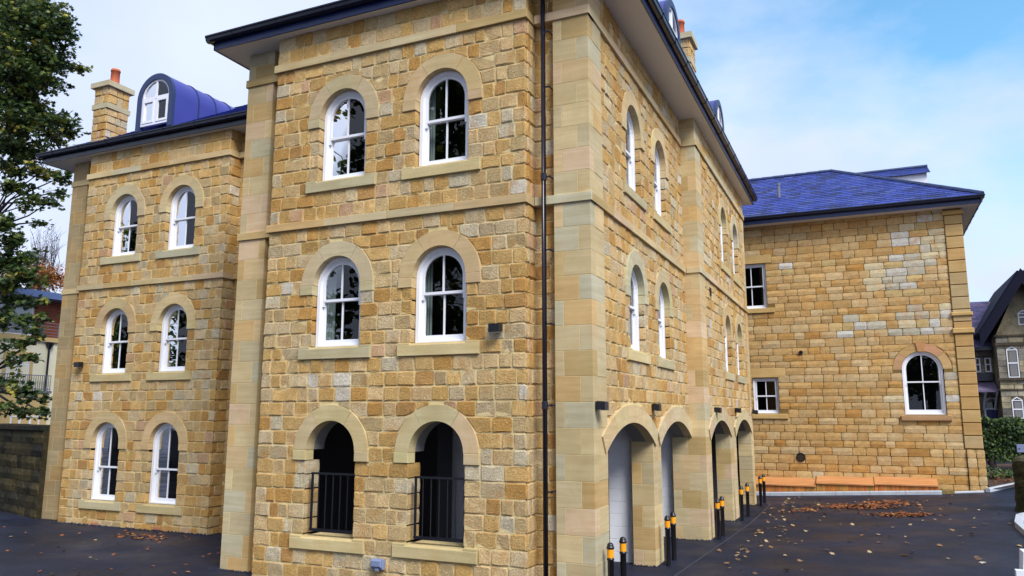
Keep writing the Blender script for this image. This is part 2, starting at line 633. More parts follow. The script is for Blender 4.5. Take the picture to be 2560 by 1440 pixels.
def backing(mb, T, ua, ub, za, zb, holes, n=0.006):
    """the mortar bed behind the stones, with holes (uc, half, z0, zs, rm) - rm: half-round head radius or 0"""
    us = sorted({ua, ub, *[h[0] - h[1] for h in holes], *[h[0] + h[1] for h in holes]})
    zs_ = sorted({za, zb, *[h[2] for h in holes], *[h[5] for h in holes]})
    for i in range(len(us) - 1):
        for j in range(len(zs_) - 1):
            u, z = .5 * (us[i] + us[i + 1]), .5 * (zs_[j] + zs_[j + 1])
            if us[i] < ua - 1e-6 or us[i + 1] > ub + 1e-6 or zs_[j] < za - 1e-6 or zs_[j + 1] > zb + 1e-6:
                continue
            if any(abs(u - h[0]) < h[1] and h[2] < z < h[5] for h in holes):
                continue
            mb.add([T(us[i], n, zs_[j]), T(us[i + 1], n, zs_[j]), T(us[i + 1], n, zs_[j + 1]), T(us[i], n, zs_[j + 1])], [(0, 1, 2, 3)])
    for (uc, hw, z0, zs, rm, zt) in holes:
        if not rm:
            continue
        K = 24
        pr = []
        for k in range(K + 1):
            a = math.pi * k / K
            c, s_ = math.cos(a), math.sin(a)
            r = min(hw / abs(c) if abs(c) > 1e-6 else 1e9, (zt - zs) / s_ if s_ > 1e-6 else 1e9)
            pr.append(((uc + rm * c, zs + rm * s_), (uc + r * c, zs + r * s_)))
        for k in range(K):
            (a, b), (c, d) = pr[k], pr[k + 1]
            mb.add([T(a[0], n, a[1]), T(b[0], n, b[1]), T(d[0], n, d[1]), T(c[0], n, c[1])], [(0, 1, 2, 3)])
        for sgn in (-1, 1):       # the strip beside the opening below the springing
            e = uc + sgn * hw
            mb.add([T(uc + sgn * rm, n, z0), T(e, n, z0), T(e, n, zs), T(uc + sgn * rm, n, zs)], [(0, 1, 2, 3)])


def arch_surround(par, T, uc, zs, ri=.458, ro=.70, n1=.035, n0=-.13, label_stops=True):
    p = PAL_ASH[:4]
    c0 = pick(p)
    for (a0, a1) in ((0, 57), (57, 123), (123, 180)):
        mb = MB()
        e = .25
        ring_piece(mb, T, uc, zs, ri, ro, R(a0 + e), R(a1 - e), n0, n1, 8 if a1 - a0 < 60 else 9, tuple(v * rnd.uniform(.95, 1.05) for v in c0))
        BLOCKS_MISC.append((par, 'voussoir', mb))
    if label_stops:
        for s_ in (-1, 1):
            mb = MB()
            a, b = sorted((uc + s_ * (ri + .005), uc + s_ * (ro + .015)))
            box(mb, T, a, b, n0, n1 + .008, zs - .158, zs - .004, tuple(v * rnd.uniform(.94, 1.06) for v in c0), ch=.006)
            BLOCKS_MISC.append((par, 'label_stop', mb))


BLOCKS_MISC = []


def sill(par, T, uc, zt, half=.695, h=.2, n1=.055, inner=.46):
    mb = MB()
    c = pick([(srgb(196, 186, 152), 3), (srgb(200, 184, 140), 3), (srgb(186, 182, 158), 1.5)])
    # seen from the side: a level-topped block with a weathered slope cut between two stools
    box(mb, T, uc - half, uc + half, -.14, n1, zt - h, zt - .035, c, ch=.006)
    for s_ in (-1, 1):
        a, b = sorted((uc + s_ * (inner + .02), uc + s_ * half))
        box(mb, T, a, b, -.14, n1 - .003, zt - .036, zt, c, ch=.005)
    vs = [T(uc - inner - .02, n1 - .008, zt - .034), T(uc + inner + .02, n1 - .008, zt - .034), T(uc + inner + .02, -.14, zt), T(uc - inner - .02, -.14, zt)]
    mb.add(vs, [(0, 1, 2, 3)], c)
    BLOCKS_MISC.append((par, 'window_sill', mb))


GLASS_N = [0]


def pane(par, T, pts, n):
    GLASS_N[0] += 1
    a, b = jit(.006), jit(.006)
    uc = sum(p[0] for p in pts) / len(pts)
    zc = sum(p[1] for p in pts) / len(pts)
    mb = MB()
    mb.add([T(u, n + a * (u - uc) + b * (z - zc), z) for u, z in pts], [tuple(range(len(pts)))])
    return mb.build('pane', M['glass'], par)


def sash_window(par, T, uc, zb, zs, half=.455, meet=None, rect=False, zt=None, curtains=True, n=-.085, room=True, bottom=.085, fw_=.058, sash=.048):
    """a white box-sash window, its head half-round (or square when rect)"""
    zt = zt if rect else zs + half
    meet = meet if meet is not None else zb + (zt - zb) * .47
    mb = MB()
    r1 = half - fw_
    if rect:
        box(mb, T, uc - half, uc - r1, n - .14, n, zb, zt, ch=.006)
        box(mb, T, uc + r1, uc + half, n - .14, n, zb, zt, ch=.006)
        box(mb, T, uc - r1, uc + r1, n - .14, n, zt - fw_, zt, ch=.006)
    else:
        arch_frame(mb, T, uc, half, r1, zb, zs, n - .14, n)
        arch_frame(mb, T, uc, r1 + .002, r1 - .014, zb, zs, n - .14, n - .02)
    box(mb, T, uc - r1, uc + r1, n - .14, n + .004, zb, zb + .035, ch=.006)
    fr_ = mb.build('window', M['paint'], par)
    r2 = r1 - .014
    r3 = r2 - sash
    nU, nL = n - .035, n - .075
    # upper sash
    mb = MB()
    if rect:
        box(mb, T, uc - r2, uc - r3, nU - .04, nU, meet, zt - fw_)
        box(mb, T, uc + r3, uc + r2, nU - .04, nU, meet, zt - fw_)
        box(mb, T, uc - r3, uc + r3, nU - .04, nU, zt - fw_ - sash, zt - fw_)
        top = zt - fw_ - sash
    else:
        arch_frame(mb, T, uc, r2, r3, meet, zs, nU - .04, nU)
        top = zs + r3
    box(mb, T, uc - r3, uc + r3, nU - .04, nU, meet, meet + .042)
    box(mb, T, uc - .014, uc + .014, nU - .035, nU - .004, meet + .042, top)
    for s_ in (-1, 1):       # the horns
        a, b = sorted((uc + s_ * (r3 + .004), uc + s_ * r2))
        box(mb, T, a, b, nU - .038, nU - .002, meet - .075, meet)
    mb.build('sash', M['paint'], fr_)
    # lower sash
    mb = MB()
    box(mb, T, uc - r2, uc - r3, nL - .04, nL, zb + .035, meet + .035)
    box(mb, T, uc + r3, uc + r2, nL - .04, nL, zb + .035, meet + .035)
    box(mb, T, uc - r3, uc + r3, nL - .04, nL, zb + .035, zb + .035 + bottom)
    box(mb, T, uc - r3, uc + r3, nL - .04, nL, meet - .005, meet + .035)
    box(mb, T, uc - .014, uc + .014, nL - .035, nL - .004, zb + .035 + bottom, meet - .005)
    mb.build('sash', M['paint'], fr_)
    # four panes
    for s_ in (-1, 1):
        pane(fr_, T, [(uc + s_ * .014, zb + .035 + bottom), (uc + s_ * r3, zb + .035 + bottom), (uc + s_ * r3, meet), (uc + s_ * .014, meet)], nL - .02)
        if rect:
            pts = [(uc + s_ * .014, meet + .04), (uc + s_ * r3, meet + .04), (uc + s_ * r3, top), (uc + s_ * .014, top)]
        else:
            pts = [(uc + s_ * .014, meet + .04), (uc + s_ * r3, meet + .04)]
            for k in range(9):
                a = math.pi / 2 * k / 8
                pts.append((uc + s_ * max(.014, r3 * math.cos(a)), zs + r3 * math.sin(a)))
        pane(fr_, T, pts, nU - .02)
    if curtains:
        for s_ in (-1, 1):
            mb = MB()
            K = 10
            wd = .07 + rnd.random() * .05
            vs, fs = [], []
            for k in range(K + 1):
                u = uc + s_ * (half + .02 - (wd + .06) * k / K)
                nn_ = n - .26 + .025 * math.sin(k * 2.4) + jit(.006)
                vs += [T(u, nn_, zb + .02), T(u, nn_, zt + .1)]
            for k in range(K):
                fs.append((2 * k, 2 * k + 2, 2 * k + 3, 2 * k + 1))
            mb.add(vs, fs)
            mb.build('curtain', M['curtain'], fr_)
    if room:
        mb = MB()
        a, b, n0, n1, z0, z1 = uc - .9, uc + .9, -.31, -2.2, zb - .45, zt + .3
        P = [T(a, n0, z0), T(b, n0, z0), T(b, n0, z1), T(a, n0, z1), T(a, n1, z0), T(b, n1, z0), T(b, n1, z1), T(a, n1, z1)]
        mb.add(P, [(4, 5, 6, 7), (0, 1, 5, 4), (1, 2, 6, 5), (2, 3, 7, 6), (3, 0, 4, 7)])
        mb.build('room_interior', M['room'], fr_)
    return fr_


def ashlar_stack(store, cells, z0, z1, ch_, pal=PAL_ASH):
    """cells(parity) -> list of (Fr, u0, u1, n0, n1); courses of height about ch_ from z0 to z1"""
    n = max(1, round((z1 - z0) / ch_))
    for i in range(n):
        a, b = z0 + (z1 - z0) * i / n, z0 + (z1 - z0) * (i + 1) / n
        for (T, u0, u1, n0, n1) in cells(i % 2):
            mb = MB()
            box(mb, T, u0 + .0038, u1 - .0038, n0, n1, a + .0038, b - .0038, pick(pal), ch=.0025)
            store.append((seen_size(T, u0, u1, a, b), mb))


def flush(par, stones, blocks, sname, bname, smat, bmat, limit=300):
    for lst, nm, mt in ((stones, sname, smat), (blocks, bname, bmat)):
        lst.sort(key=lambda q: -q[0])
        rest = MB()
        for k, (sz, mb) in enumerate(lst):
            if k < limit:
                mb.build(nm, mt, par, attr=True)
            else:
                rest.add(mb.v, mb.f, mb.c[0])
        if rest.v:
            rest.build(nm + '_remainder', mt, par, attr=True, kind='stuff')


def misc_flush(bmat):
    for par, nm, mb in BLOCKS_MISC:
        mb.build(nm, bmat, par, attr=True)
    BLOCKS_MISC.clear()


# ------------------------------------------------------------------ the ground
G0 = -2.55


def gz(x, y):
    r = max(0, x + 3.0)
    r = r if r < 14 else 14
    return G0 + .05 * r


mb = MB()
xs = [-140, -90, -60, -40, -30, -24, -20, -16, -12, -8, -5, -4, -3.4, -3, -2.6, -2, -1, 0, 1, 2, 3, 4, 5, 6, 8, 11, 15, 25, 40, 70, 140]
ys = [-90, -50, -30, -20, -12, -6, -2, 2, 6, 9, 12, 15, 18, 21, 24, 26, 28, 31, 35, 40, 50, 70, 100, 160, 260]
mb.add([(x, y, gz(x, y)) for y in ys for x in xs], [(j * len(xs) + i, j * len(xs) + i + 1, (j + 1) * len(xs) + i + 1, (j + 1) * len(xs) + i) for j in range(len(ys) - 1) for i in range(len(xs) - 1)])
ground = mb.build('ground', M['asphalt'], kind='structure', org=(0, 0, G0), smooth=True)

# ------------------------------------------------------------------ the main apartment building
B = thing('apartment_building', (-6.7, 14, G0), 'large honey sandstone apartment building with rows of round-headed white sash windows and navy eaves', 'building')
st, bk = [], []

ZS0, ZS1 = 3.055, 3.185      # lower string course
ZT0, ZT1 = 5.945, 6.085      # upper string course
SOF = 6.585                  # soffit
BANDS = courses(-2.06 - 2 * .226, -2.06, 2) + courses(-2.06, .877, 13) + [(.877, 1.075)] + courses(1.075, ZS0, 9) + courses(ZS1, 3.652, 2) + [(3.652, 3.855)] + courses(3.855, ZT0, 9) + courses(ZT1, SOF + .02, 2)
BANDS = [(G0 - .1, -2.06 - 2 * .226)] + BANDS
RO, RI = .70, .458


def bay(T, ua, ub, wins, endL, endR, name):
    """rubble bay with round-headed openings; wins: (uc, zsill, zspring, half, glazed)"""
    rects, arcs, holes = [], [], []
    for (uc, zb, zs, glazed) in wins:
        rects.append((uc - .70, uc + .70, zb - .2, zb, 0))
        rects.append((uc - .462, uc + .462, zb, zs - .16, .15 if glazed else .34))
        rects.append((uc - .72, uc + .72, zs - .16, zs + .004, 0))
        arcs.append((uc, zs, RO + .004))
        holes.append((uc, .74, zb - .003, zs, RI + .02, zs + .72))
    wall_stones(st, T, ua, ub, BANDS, PAL, rects, arcs, endL=endL, endR=endR, ln=(.18, .37))
    mb = MB()
    backing(mb, T, ua + .02, ub - .02, G0 - .1, SOF + .02, holes)
    mb.build('mortar_bed', M['mortar'], B)
    for (uc, zb, zs, glazed) in wins:
        arch_surround(B, T, uc, zs, n0=-.14 if glazed else -.16)
        sill(B, T, uc, zb)
        if glazed:
            sash_window(B, T, uc, zb, zs, meet=zb + .74)


# main front bay, y = 10.06
TF = front(10.06)
XL, XR = -9.12, -4.33
wins = [(-7.66, 3.855, 4.95, True), (-5.77, 3.855, 4.95, True), (-7.66, 1.075, 2.085, True), (-5.77, 1.075, 2.085, True), (-7.66, -1.85, -.55, False), (-5.77, -1.85, -.55, False)]
bay(TF, XL, XR, wins, .30, .30, 'front')
# its returns to the recessed strips
for (T, u0, u1) in ((side(XR - .0), 10.10, 10.42), (leftside(XL + .0), 10.10, 10.42)):
    mb = MB()
    mb.add([T(u0, -.02, G0 - .1), T(u1, -.02, G0 - .1), T(u1, -.02, SOF), T(u0, -.02, SOF)], [(0, 1, 2, 3)])
    mb.build('mortar_bed', M['mortar'], B)
TS = side(XR - .012)
for i, (a, b) in enumerate(BANDS):
    u0 = 10.10 if i % 2 else 10.22
    if i % 2 == 0:
        stone(st, TS, lambda z: 10.085, lambda z: 10.215, lambda s_, a=a: a, lambda s_, b=b: b, PAL, nu=2, nz=3, bulge=(.004, .012))
    stone(st, TS, (lambda z: 10.085) if i % 2 else (lambda z: 10.225), lambda z: 10.40, lambda s_, a=a: a, lambda s_, b=b: b, PAL, nu=3, nz=3, bulge=(.004, .014))
# recessed strips either side of the bay
TP = front(10.42)
for (a, b) in ((-9.46, XL + .02), (XR - .03, -3.97)):
    wall_stones(st, TP, a, b, BANDS, PAL, ln=(.15, .3), nu=3)
    mb = MB()
    backing(mb, TP, a, b, G0 - .1, SOF + .02, [])
    mb.build('mortar_bed', M['mortar'], B)

# corner pilaster (front and side faces) and left pilaster, sawn ashlar
PF = front(10.30)


def corner(p):
    if p == 0:
        return [(PF, -4.0, -3.62, -.20, 0), (PF, -3.62, -3.43, -.612, 0)]
    return [(PF, -4.0, -3.86, -.20, 0), (PF, -3.86, -3.43, -.2, 0), (side(-3.43), 10.503, 10.912, -.2, 0)]


def leftpil(p):
    if p == 0:
        return [(PF, -10.03, -9.87, -.4, 0), (PF, -9.87, -9.43, -.16, 0)]
    return [(PF, -10.03, -9.57, -.4, 0), (PF, -9.57, -9.43, -.16, 0)]


for cells in (corner, leftpil):
    ashlar_stack(bk, cells, G0 - .15, ZS0, .352)
    ashlar_stack(bk, cells, ZS1, ZT0, .345)
    ashlar_stack(bk, cells, ZT1, SOF + .02, .25)
mb = MB()
box(mb, I3, -3.997, -3.4365, 10.3035, 10.908, G0 - .1, SOF)
mb.build('mortar_core', M['mortar'], B)
mb = MB()
box(mb, I3, -10.027, -9.4365, 10.3035, 10.7, G0 - .1, SOF)
mb.build('mortar_core', M['mortar'], B)


def string_run(T, u0, u1, n0, n1, z0, z1, ln=1.08):
    k = max(1, round((u1 - u0) / ln))
    e = [u0 + (u1 - u0) * i / k for i in range(k + 1)]
    for i in range(k):
        mb = MB()
        box(mb, T, e[i] + .002, e[i + 1] - .002, n0, n1, z0, z1, pick(PAL_ASH), ch=.005)
        BLOCKS_MISC.append((B, 'string_course', mb))


for (z0, z1) in ((ZS0, ZS1), (ZT0, ZT1)):
    string_run(front(10.06), -9.16, -4.30, -.34, .06, z0, z1)
    string_run(front(10.30), -10.06, -9.17, -.3, .03, z0, z1)
    string_run(front(10.30), -4.295, -3.404, -.3, .03, z0, z1)
    string_run(side(-3.43), 10.302, 16.715, -.2, .026, z0, z1)
    string_run(front(16.74), -3.40, -3.094, -.2, .03, z0, z1)
    string_run(side(-3.12), 16.742, 24.2, -.2, .03, z0, z1)

# ---- side elevation, first and second bays
S1, S2 = side(-3.465), side(-3.152)


def seg_arch(T, ua, ub, zs=-.46, rise=.34, th=.285, pieces=5, n0=-.36, n1=.03):
    a = (ub - ua) / 2
    uc = (ua + ub) / 2
    rr = (a * a + rise * rise) / (2 * rise)
    zc = zs + rise - rr
    half = math.asin(a / rr) + .06
    c = pick(PAL_ASH[:4])
    for k in range(pieces):
        a0 = math.pi / 2 - half + 2 * half * k / pieces
        a1 = math.pi / 2 - half + 2 * half * (k + 1) / pieces
        mb = MB()
        ring_piece(mb, T, uc, zc, rr, rr + th, a0 + .0008, a1 - .0008, n0 * .35, n1, 6, tuple(v * rnd.uniform(.96, 1.05) for v in c))
        BLOCKS_MISC.append((B, 'voussoir', mb))
    mb = MB()          # rendered grey soffit behind the stones
    ring_piece(mb, T, uc, zc, rr - .001, rr + th, math.pi / 2 - half + .06, math.pi / 2 + half - .06, n0, n0 * .35 - .001, 16)
    mb.build('arch_soffit', M['reveal'], B)
    return (uc, zc, rr + th + .006, (rr + th) * math.sin(half))


ARCH1 = [seg_arch(side(-3.44), 10.92, 13.55), seg_arch(side(-3.44), 14.14, 16.73)]
ARCH2 = [seg_arch(side(-3.13), 17.37, 19.98), seg_arch(side(-3.13), 20.95, 23.72)]
SB = [b for b in BANDS if b[0] > -.32]
SB[0] = (-.30, SB[0][1])


def side_bay(T, ua, ub, ws, segs):
    rects, arcs, holes = [], [], []
    for (uc, zb, zs) in ws:
        rects += [(uc - .70, uc + .70, zb - .2, zb, 0), (uc - .462, uc + .462, zb, zs - .16, .15), (uc - .72, uc + .72, zs - .16, zs + .004, 0)]
        arcs.append((uc, zs, RO + .004))
        holes.append((uc, .74, zb - .003, zs, RI + .02, zs + .72))
    wall_stones(st, T, ua, ub, SB, PAL, rects, arcs, segs, ln=(.2, .40))
    mb = MB()
    backing(mb, T, ua, ub, .12, SOF + .02, holes)
    # bed between and above the arches
    K = 60
    for k in range(K):
        a, b = ua + (ub - ua) * k / K, ua + (ub - ua) * (k + 1) / K
        z = []
        for u in (a, b):
            q = -.36
            for (uc, zc, rr, half) in segs:
                if abs(u - uc) < half:
                    q = max(q, zc + math.sqrt(rr * rr - (u - uc) ** 2) - .06)
            z.append(min(q, .119))
        mb.add([T(a, 0, z[0]), T(b, 0, z[1]), T(b, 0, .12), T(a, 0, .12)], [(0, 1, 2, 3)])
    mb.build('mortar_bed', M['mortar'], B)
    for (uc, zb, zs) in ws:
        arch_surround(B, T, uc, zs)
        sill(B, T, uc, zb)
        sash_window(B, T, uc, zb, zs, meet=zb + .74)


side_bay(S1, 10.91, 16.74, [(12.77, 3.855, 4.95), (14.72, 3.855, 4.95), (12.77, 1.075, 2.085), (14.72, 1.075, 2.085)], ARCH1)
side_bay(S2, 17.36, 23.85, [(20.36, 3.855, 4.95), (22.33, 3.855, 4.95), (20.36, 1.075, 2.085), (22.33, 1.075, 2.085)], ARCH2)

# piers between the arches
p1 = lambda p: [(front(13.56), -3.84, -3.44, -.28, 0), (front(13.56), -3.84, -3.44, -.57, -.282)] if p else [(front(13.56), -3.84, -3.66, -.5, 0), (front(13.56), -3.66, -3.44, -.572, 0)]
ashlar_stack(bk, p1, G0 - .1, -.46, .352)
ashlar_stack(bk, lambda p: [(side(-3.445), 13.66, 14.04, -.2, 0)], -.46, -.24, .22)
pm_lo = lambda p: [(front(16.74), -3.84, -3.5, -.5, 0), (front(16.74), -3.5, -3.12, -.62, 0)] if p else [(front(16.74), -3.84, -3.66, -.5, 0), (front(16.74), -3.66, -3.26, -.5, 0), (front(16.74), -3.26, -3.12, -.62, 0)]
pm_hi = lambda p: [(front(16.74), -3.47, -3.30, -.5, 0), (front(16.74), -3.30, -3.12, -.62, 0)] if p else [(front(16.74), -3.47, -3.12, -.62, 0)]
ashlar_stack(bk, pm_lo, G0 - .1, -.46, .352)
ashlar_stack(bk, pm_hi, -.46, ZS0, .352)
ashlar_stack(bk, pm_hi, ZS1, ZT0, .345)
ashlar_stack(bk, pm_hi, ZT1, SOF + .02, .25)
p3 = lambda p: [(front(19.99), -3.5, -3.3, -.5, 0), (front(19.99), -3.3, -3.13, -.955, 0)] if p else [(front(19.99), -3.5, -3.13, -.5, 0), (side(-3.13), 20.493, 20.945, -.37, 0)]
ashlar_stack(bk, p3, G0 - .1, -.46, .352)
ashlar_stack(bk, lambda p: [(side(-3.135), 20.12, 20.82, -.2, 0)], -.46, -.22, .24)
p4 = lambda p: [(front(23.73), -3.5, -3.12, -.25, 0), (side(-3.12), 23.983, 24.25, -.3, 0)] if p else [(front(23.73), -3.5, -3.12, -.52, 0)]
ashlar_stack(bk, p4, G0 - .1, -.46, .352)
p4h = lambda p: [(side(-3.13), 23.86, 24.25, -.3, 0)]
ashlar_stack(bk, p4h, -.46, ZS0, .352)
ashlar_stack(bk, p4h, ZS1, ZT0, .345)
ashlar_stack(bk, p4h, ZT1, SOF + .02, .25)
mb = MB()
box(mb, I3, -3.837, -3.4465, 13.5635, 14.127, G0 - .1, -.25)
mb.build('mortar_core', M['mortar'], B)
mb = MB()
box(mb, I3, -3.837, -3.1268, 16.7435, 17.357, G0 - .1, -.46)
mb.build('mortar_core', M['mortar'], B)
mb = MB()
box(mb, I3, -3.467, -3.1268, 16.7435, 17.357, -.46, SOF)
mb.build('mortar_core', M['mortar'], B)
mb = MB()
box(mb, I3, -3.497, -3.1368, 19.9935, 20.942, G0 - .1, -.25)
mb.build('mortar_core', M['mortar'], B)
mb = MB()
box(mb, I3, -3.497, -3.134, 23.87, 24.247, G0 - .1, SOF)
mb.build('mortar_core', M['mortar'], B)

# undercroft: white blockwork cross walls, dark walls, floor slab over
for (y, xa, xb) in ((13.74, -4.32, -3.85), (16.92, -5.2, -3.85), (14.0, -7.9, -7.15)):
    zt = .2
    k = 0
    z = G0 - .05
    while z < zt:
        h = .215
        u = xa - (.22 if k % 2 else 0)
        while u < xb:
            a, b = max(u, xa), min(u + .44, xb)
            if b - a > .03:
                mb = MB()
                box(mb, front(y), a + .003, b - .003, -.1, 0, z + .003, min(z + h, zt) - .003, ch=.004)
                mb.build('blockwork_block', M['blockwork'], B)
            u += .44
        z += h
        k += 1
    mb = MB()
    box(mb, front(y), xa + .004, xb - .004, -.094, -.008, G0 - .05, zt - .004)
    mb.build('blockwork_bed', M['blockwork'], B)
mb = MB()
T_ = I3
box(mb, T_, -9.9, -3.6, 10.5, 24.1, .14, .3)
mb.build('undercroft_ceiling', M['blockwork'], B)
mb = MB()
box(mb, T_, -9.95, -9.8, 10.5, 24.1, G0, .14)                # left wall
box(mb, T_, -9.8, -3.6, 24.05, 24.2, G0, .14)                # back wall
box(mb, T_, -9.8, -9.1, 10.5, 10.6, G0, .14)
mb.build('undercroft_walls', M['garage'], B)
mb = MB()
box(mb, I3, -8.15, -7.55, 13.2, 13.8, G0, .13)
mb.build('undercroft_column', M['garage'], B)
# hidden closing walls behind the rubble, so no light leaks into the block
mb = MB()
box(mb, I3, -10.0, -9.98, 10.5, 24.2, .3, SOF)
mb.build('inner_wall', M['garage'], B)
mb = MB()
box(mb, I3, -9.98, -3.4, 24.22, 24.24, G0, SOF)
mb.build('inner_wall', M['garage'], B)
mb = MB()
box(mb, I3, -9.9, -9.2, 10.58, 10.6, .3, SOF)
mb.build('inner_wall', M['garage'], B)
mb = MB()
box(mb, I3, -4.2, -3.7, 10.70, 10.72, G0, SOF)
mb.build('inner_wall', M['garage'], B)
# jamb linings of the two open arches
for uc in (-7.66, -5.77):
    mb = MB()
    ring_piece(mb, TF, uc, -.55, .462, .69, 0, math.pi, -.42, -.162, 16)
    mb.build('arch_soffit', M['reveal'], B)
    # black guard rail
    mb = MB()
    T = front(10.10)
    a, b = uc - .385, uc + .44
    for (z, h) in ((-.925, .03), (-1.785, .04)):
        box(mb, T, a, b, -.03, .01, z, z + h)
    k = 0
    u = a
    while u < b + .01:
        wd = .034 if k == 0 else .007
        box(mb, T, u, u + wd, -.02, .002, -1.75, -.92)
        u += .137
        k += 1
    mb.build('guard_rail', M['black'], B)
    mb = MB()
    box(mb, TF, uc - .46, uc + .46, -.42, -.141, -1.95, -1.86)
    mb.build('sill_back', M['mortar'], B)

# downpipe with collars and brackets
mb = MB()
PX, PY = -4.118, 10.205
tube(mb, [(PX, PY, G0), (PX, PY, 6.3), (PX, PY - .1, 6.48), (PX, PY - .26, 6.62)], [.036] * 4, 10)
dp = mb.build('downpipe', M['gutter'], B, smooth=True)
for z in (5.75, 4.86, 3.46, 2.36, 1.28, .13, -1.05, -2.22):
    mb = MB()
    if z in (3.46, .13):
        lathe(mb, PX, PY, [(.037, z - .06), (.046, z - .05), (.046, z + .05), (.037, z + .06)], 12)
    box(mb, I3, PX + .02, PX + .095, PY - .005, PY + .02, z - .01, z + .01)
    lathe(mb, PX + .095, PY + .01, [(.001, z - .022), (.02, z - .012), (.02, z + .012), (.001, z + .022)], 8)
    box(mb, I3, PX + .085, PX + .1, PY, 10.42, z - .008, z + .008)
    mb.build('pipe_bracket', M['gutter'], dp)


mb = MB()
for k in range(3):
    box(mb, side(-3.16), 17.91 + k * .05, 17.95 + k * .05, 0, .055, 2.73, 2.90)
box(mb, side(-3.16), 17.90, 18.06, 0, .045, 2.72, 2.91)
mb.build('wall_vent', M['black'], B)

# ---- left wing
TW = front(13.02)
WL, WR = -17.86, -13.08
winsW = [(-16.44, 3.855, 4.95, True), (-14.53, 3.855, 4.95, True), (-16.44, .975, 2.085, True), (-14.53, .975, 2.085, True), (-16.44, -1.99, -.64, True), (-14.53, -1.99, -.64, True)]
B0 = BANDS
BANDS = [(G0 - .1, -2.42)] + courses(-2.42, -2.19, 1) + [(-2.19, -1.99)] + courses(-1.99, .775, 12) + [(.775, .975)] + courses(.975, ZS0, 9) + courses(ZS1, 3.652, 2) + [(3.652, 3.855)] + courses(3.855, ZT0, 9) + courses(ZT1, SOF + .02, 2)
bay(TW, WL, WR, winsW, .3, .3, 'wing')
for (T, s_) in ((side(WR), 1), (leftside(WL), -1)):
    mb = MB()
    mb.add([T(13.06, -.02, G0 - .1), T(13.4, -.02, G0 - .1), T(13.4, -.02, SOF), T(13.06, -.02, SOF)], [(0, 1, 2, 3)])
    mb.build('mortar_bed', M['mortar'], B)
TWs = side(WR - .012)
for i, (a, b) in enumerate(BANDS):
    stone(st, TWs, (lambda z: 13.045) if i % 2 else (lambda z: 13.13), lambda z: 13.36, lambda s_, a=a: a, lambda s_, b=b: b, PAL, nu=3, nz=3, bulge=(.004, .014))
TWp = front(13.37)
wall_stones(st, TWp, WR - .03, -10.0, BANDS, PAL, ln=(.15, .35), nu=3)
wall_stones(st, TWp, -18.3, WL + .02, BANDS, PAL, ln=(.15, .35), nu=3)
mb = MB()
backing(mb, TWp, WR - .03, -9.9, G0 - .1, SOF + .02, [])
mb.build('mortar_bed', M['mortar'], B)
mb = MB()
backing(mb, TWp, -18.3, WL + .02, G0 - .1, SOF + .02, [])
mb.build('mortar_bed', M['mortar'], B)
BANDS = B0
PW = front(13.27)
wp = lambda p: [(PW, -18.84, -18.66, -.4, 0), (PW, -18.66, -18.27, -.2, 0)] if p else [(PW, -18.84, -18.42, -.4, 0), (PW, -18.42, -18.27, -.2, 0)]
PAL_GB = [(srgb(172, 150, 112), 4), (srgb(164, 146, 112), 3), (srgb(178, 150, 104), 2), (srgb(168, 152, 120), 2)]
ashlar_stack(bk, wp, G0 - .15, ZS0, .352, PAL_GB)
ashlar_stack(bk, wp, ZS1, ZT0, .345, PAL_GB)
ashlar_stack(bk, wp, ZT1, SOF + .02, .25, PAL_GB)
mb = MB()
box(mb, I3, -18.837, -18.2768, 13.2735, 13.6, G0 - .1, SOF)
mb.build('mortar_core', M['mortar'], B)
mb = MB()
box(mb, I3, -18.82, -18.80, 13.5, 22, G0, SOF)
mb.build('inner_wall', M['garage'], B)
mb = MB()
box(mb, I3, -18.8, -10, 21.9, 21.95, G0, SOF)
mb.build('inner_wall', M['garage'], B)
mb = MB()
box(mb, I3, -18.8, -18.0, 13.7, 13.72, G0, SOF)
mb.build('inner_wall', M['garage'], B)
mb = MB()
box(mb, I3, -12.9, -10, 13.7, 13.72, G0, SOF)
mb.build('inner_wall', M['garage'], B)
for (z0, z1) in ((ZS0, ZS1), (ZT0, ZT1)):
    string_run(front(13.02), -17.90, -13.045, -.34, .06, z0, z1, 1.0)
    string_run(front(13.28), -18.87, -17.91, -.3, .03, z0, z1)
    string_run(front(13.28), -13.04, -10.0, -.3, .03, z0, z1)
for (x, z) in ((-16.55, -2.52), (-14.55, -2.50)):
    mb = MB()
    box(mb, front(13.02), x - .11, x + .11, -.02, .034, z - .035, z + .035, ch=.004)
    for k in range(5):
        box(mb, front(13.02), x - .09 + k * .042, x - .075 + k * .042, .02, .038, z - .025, z + .025)
    mb.build('air_brick', M['brickred'], B)

misc_flush(M['ashlar'])
flush(B, st, bk, 'stone', 'ashlar_block', M['rubble'], M['ashlar'])

# ---- eaves and roofs
PT = .59             # roof pitch


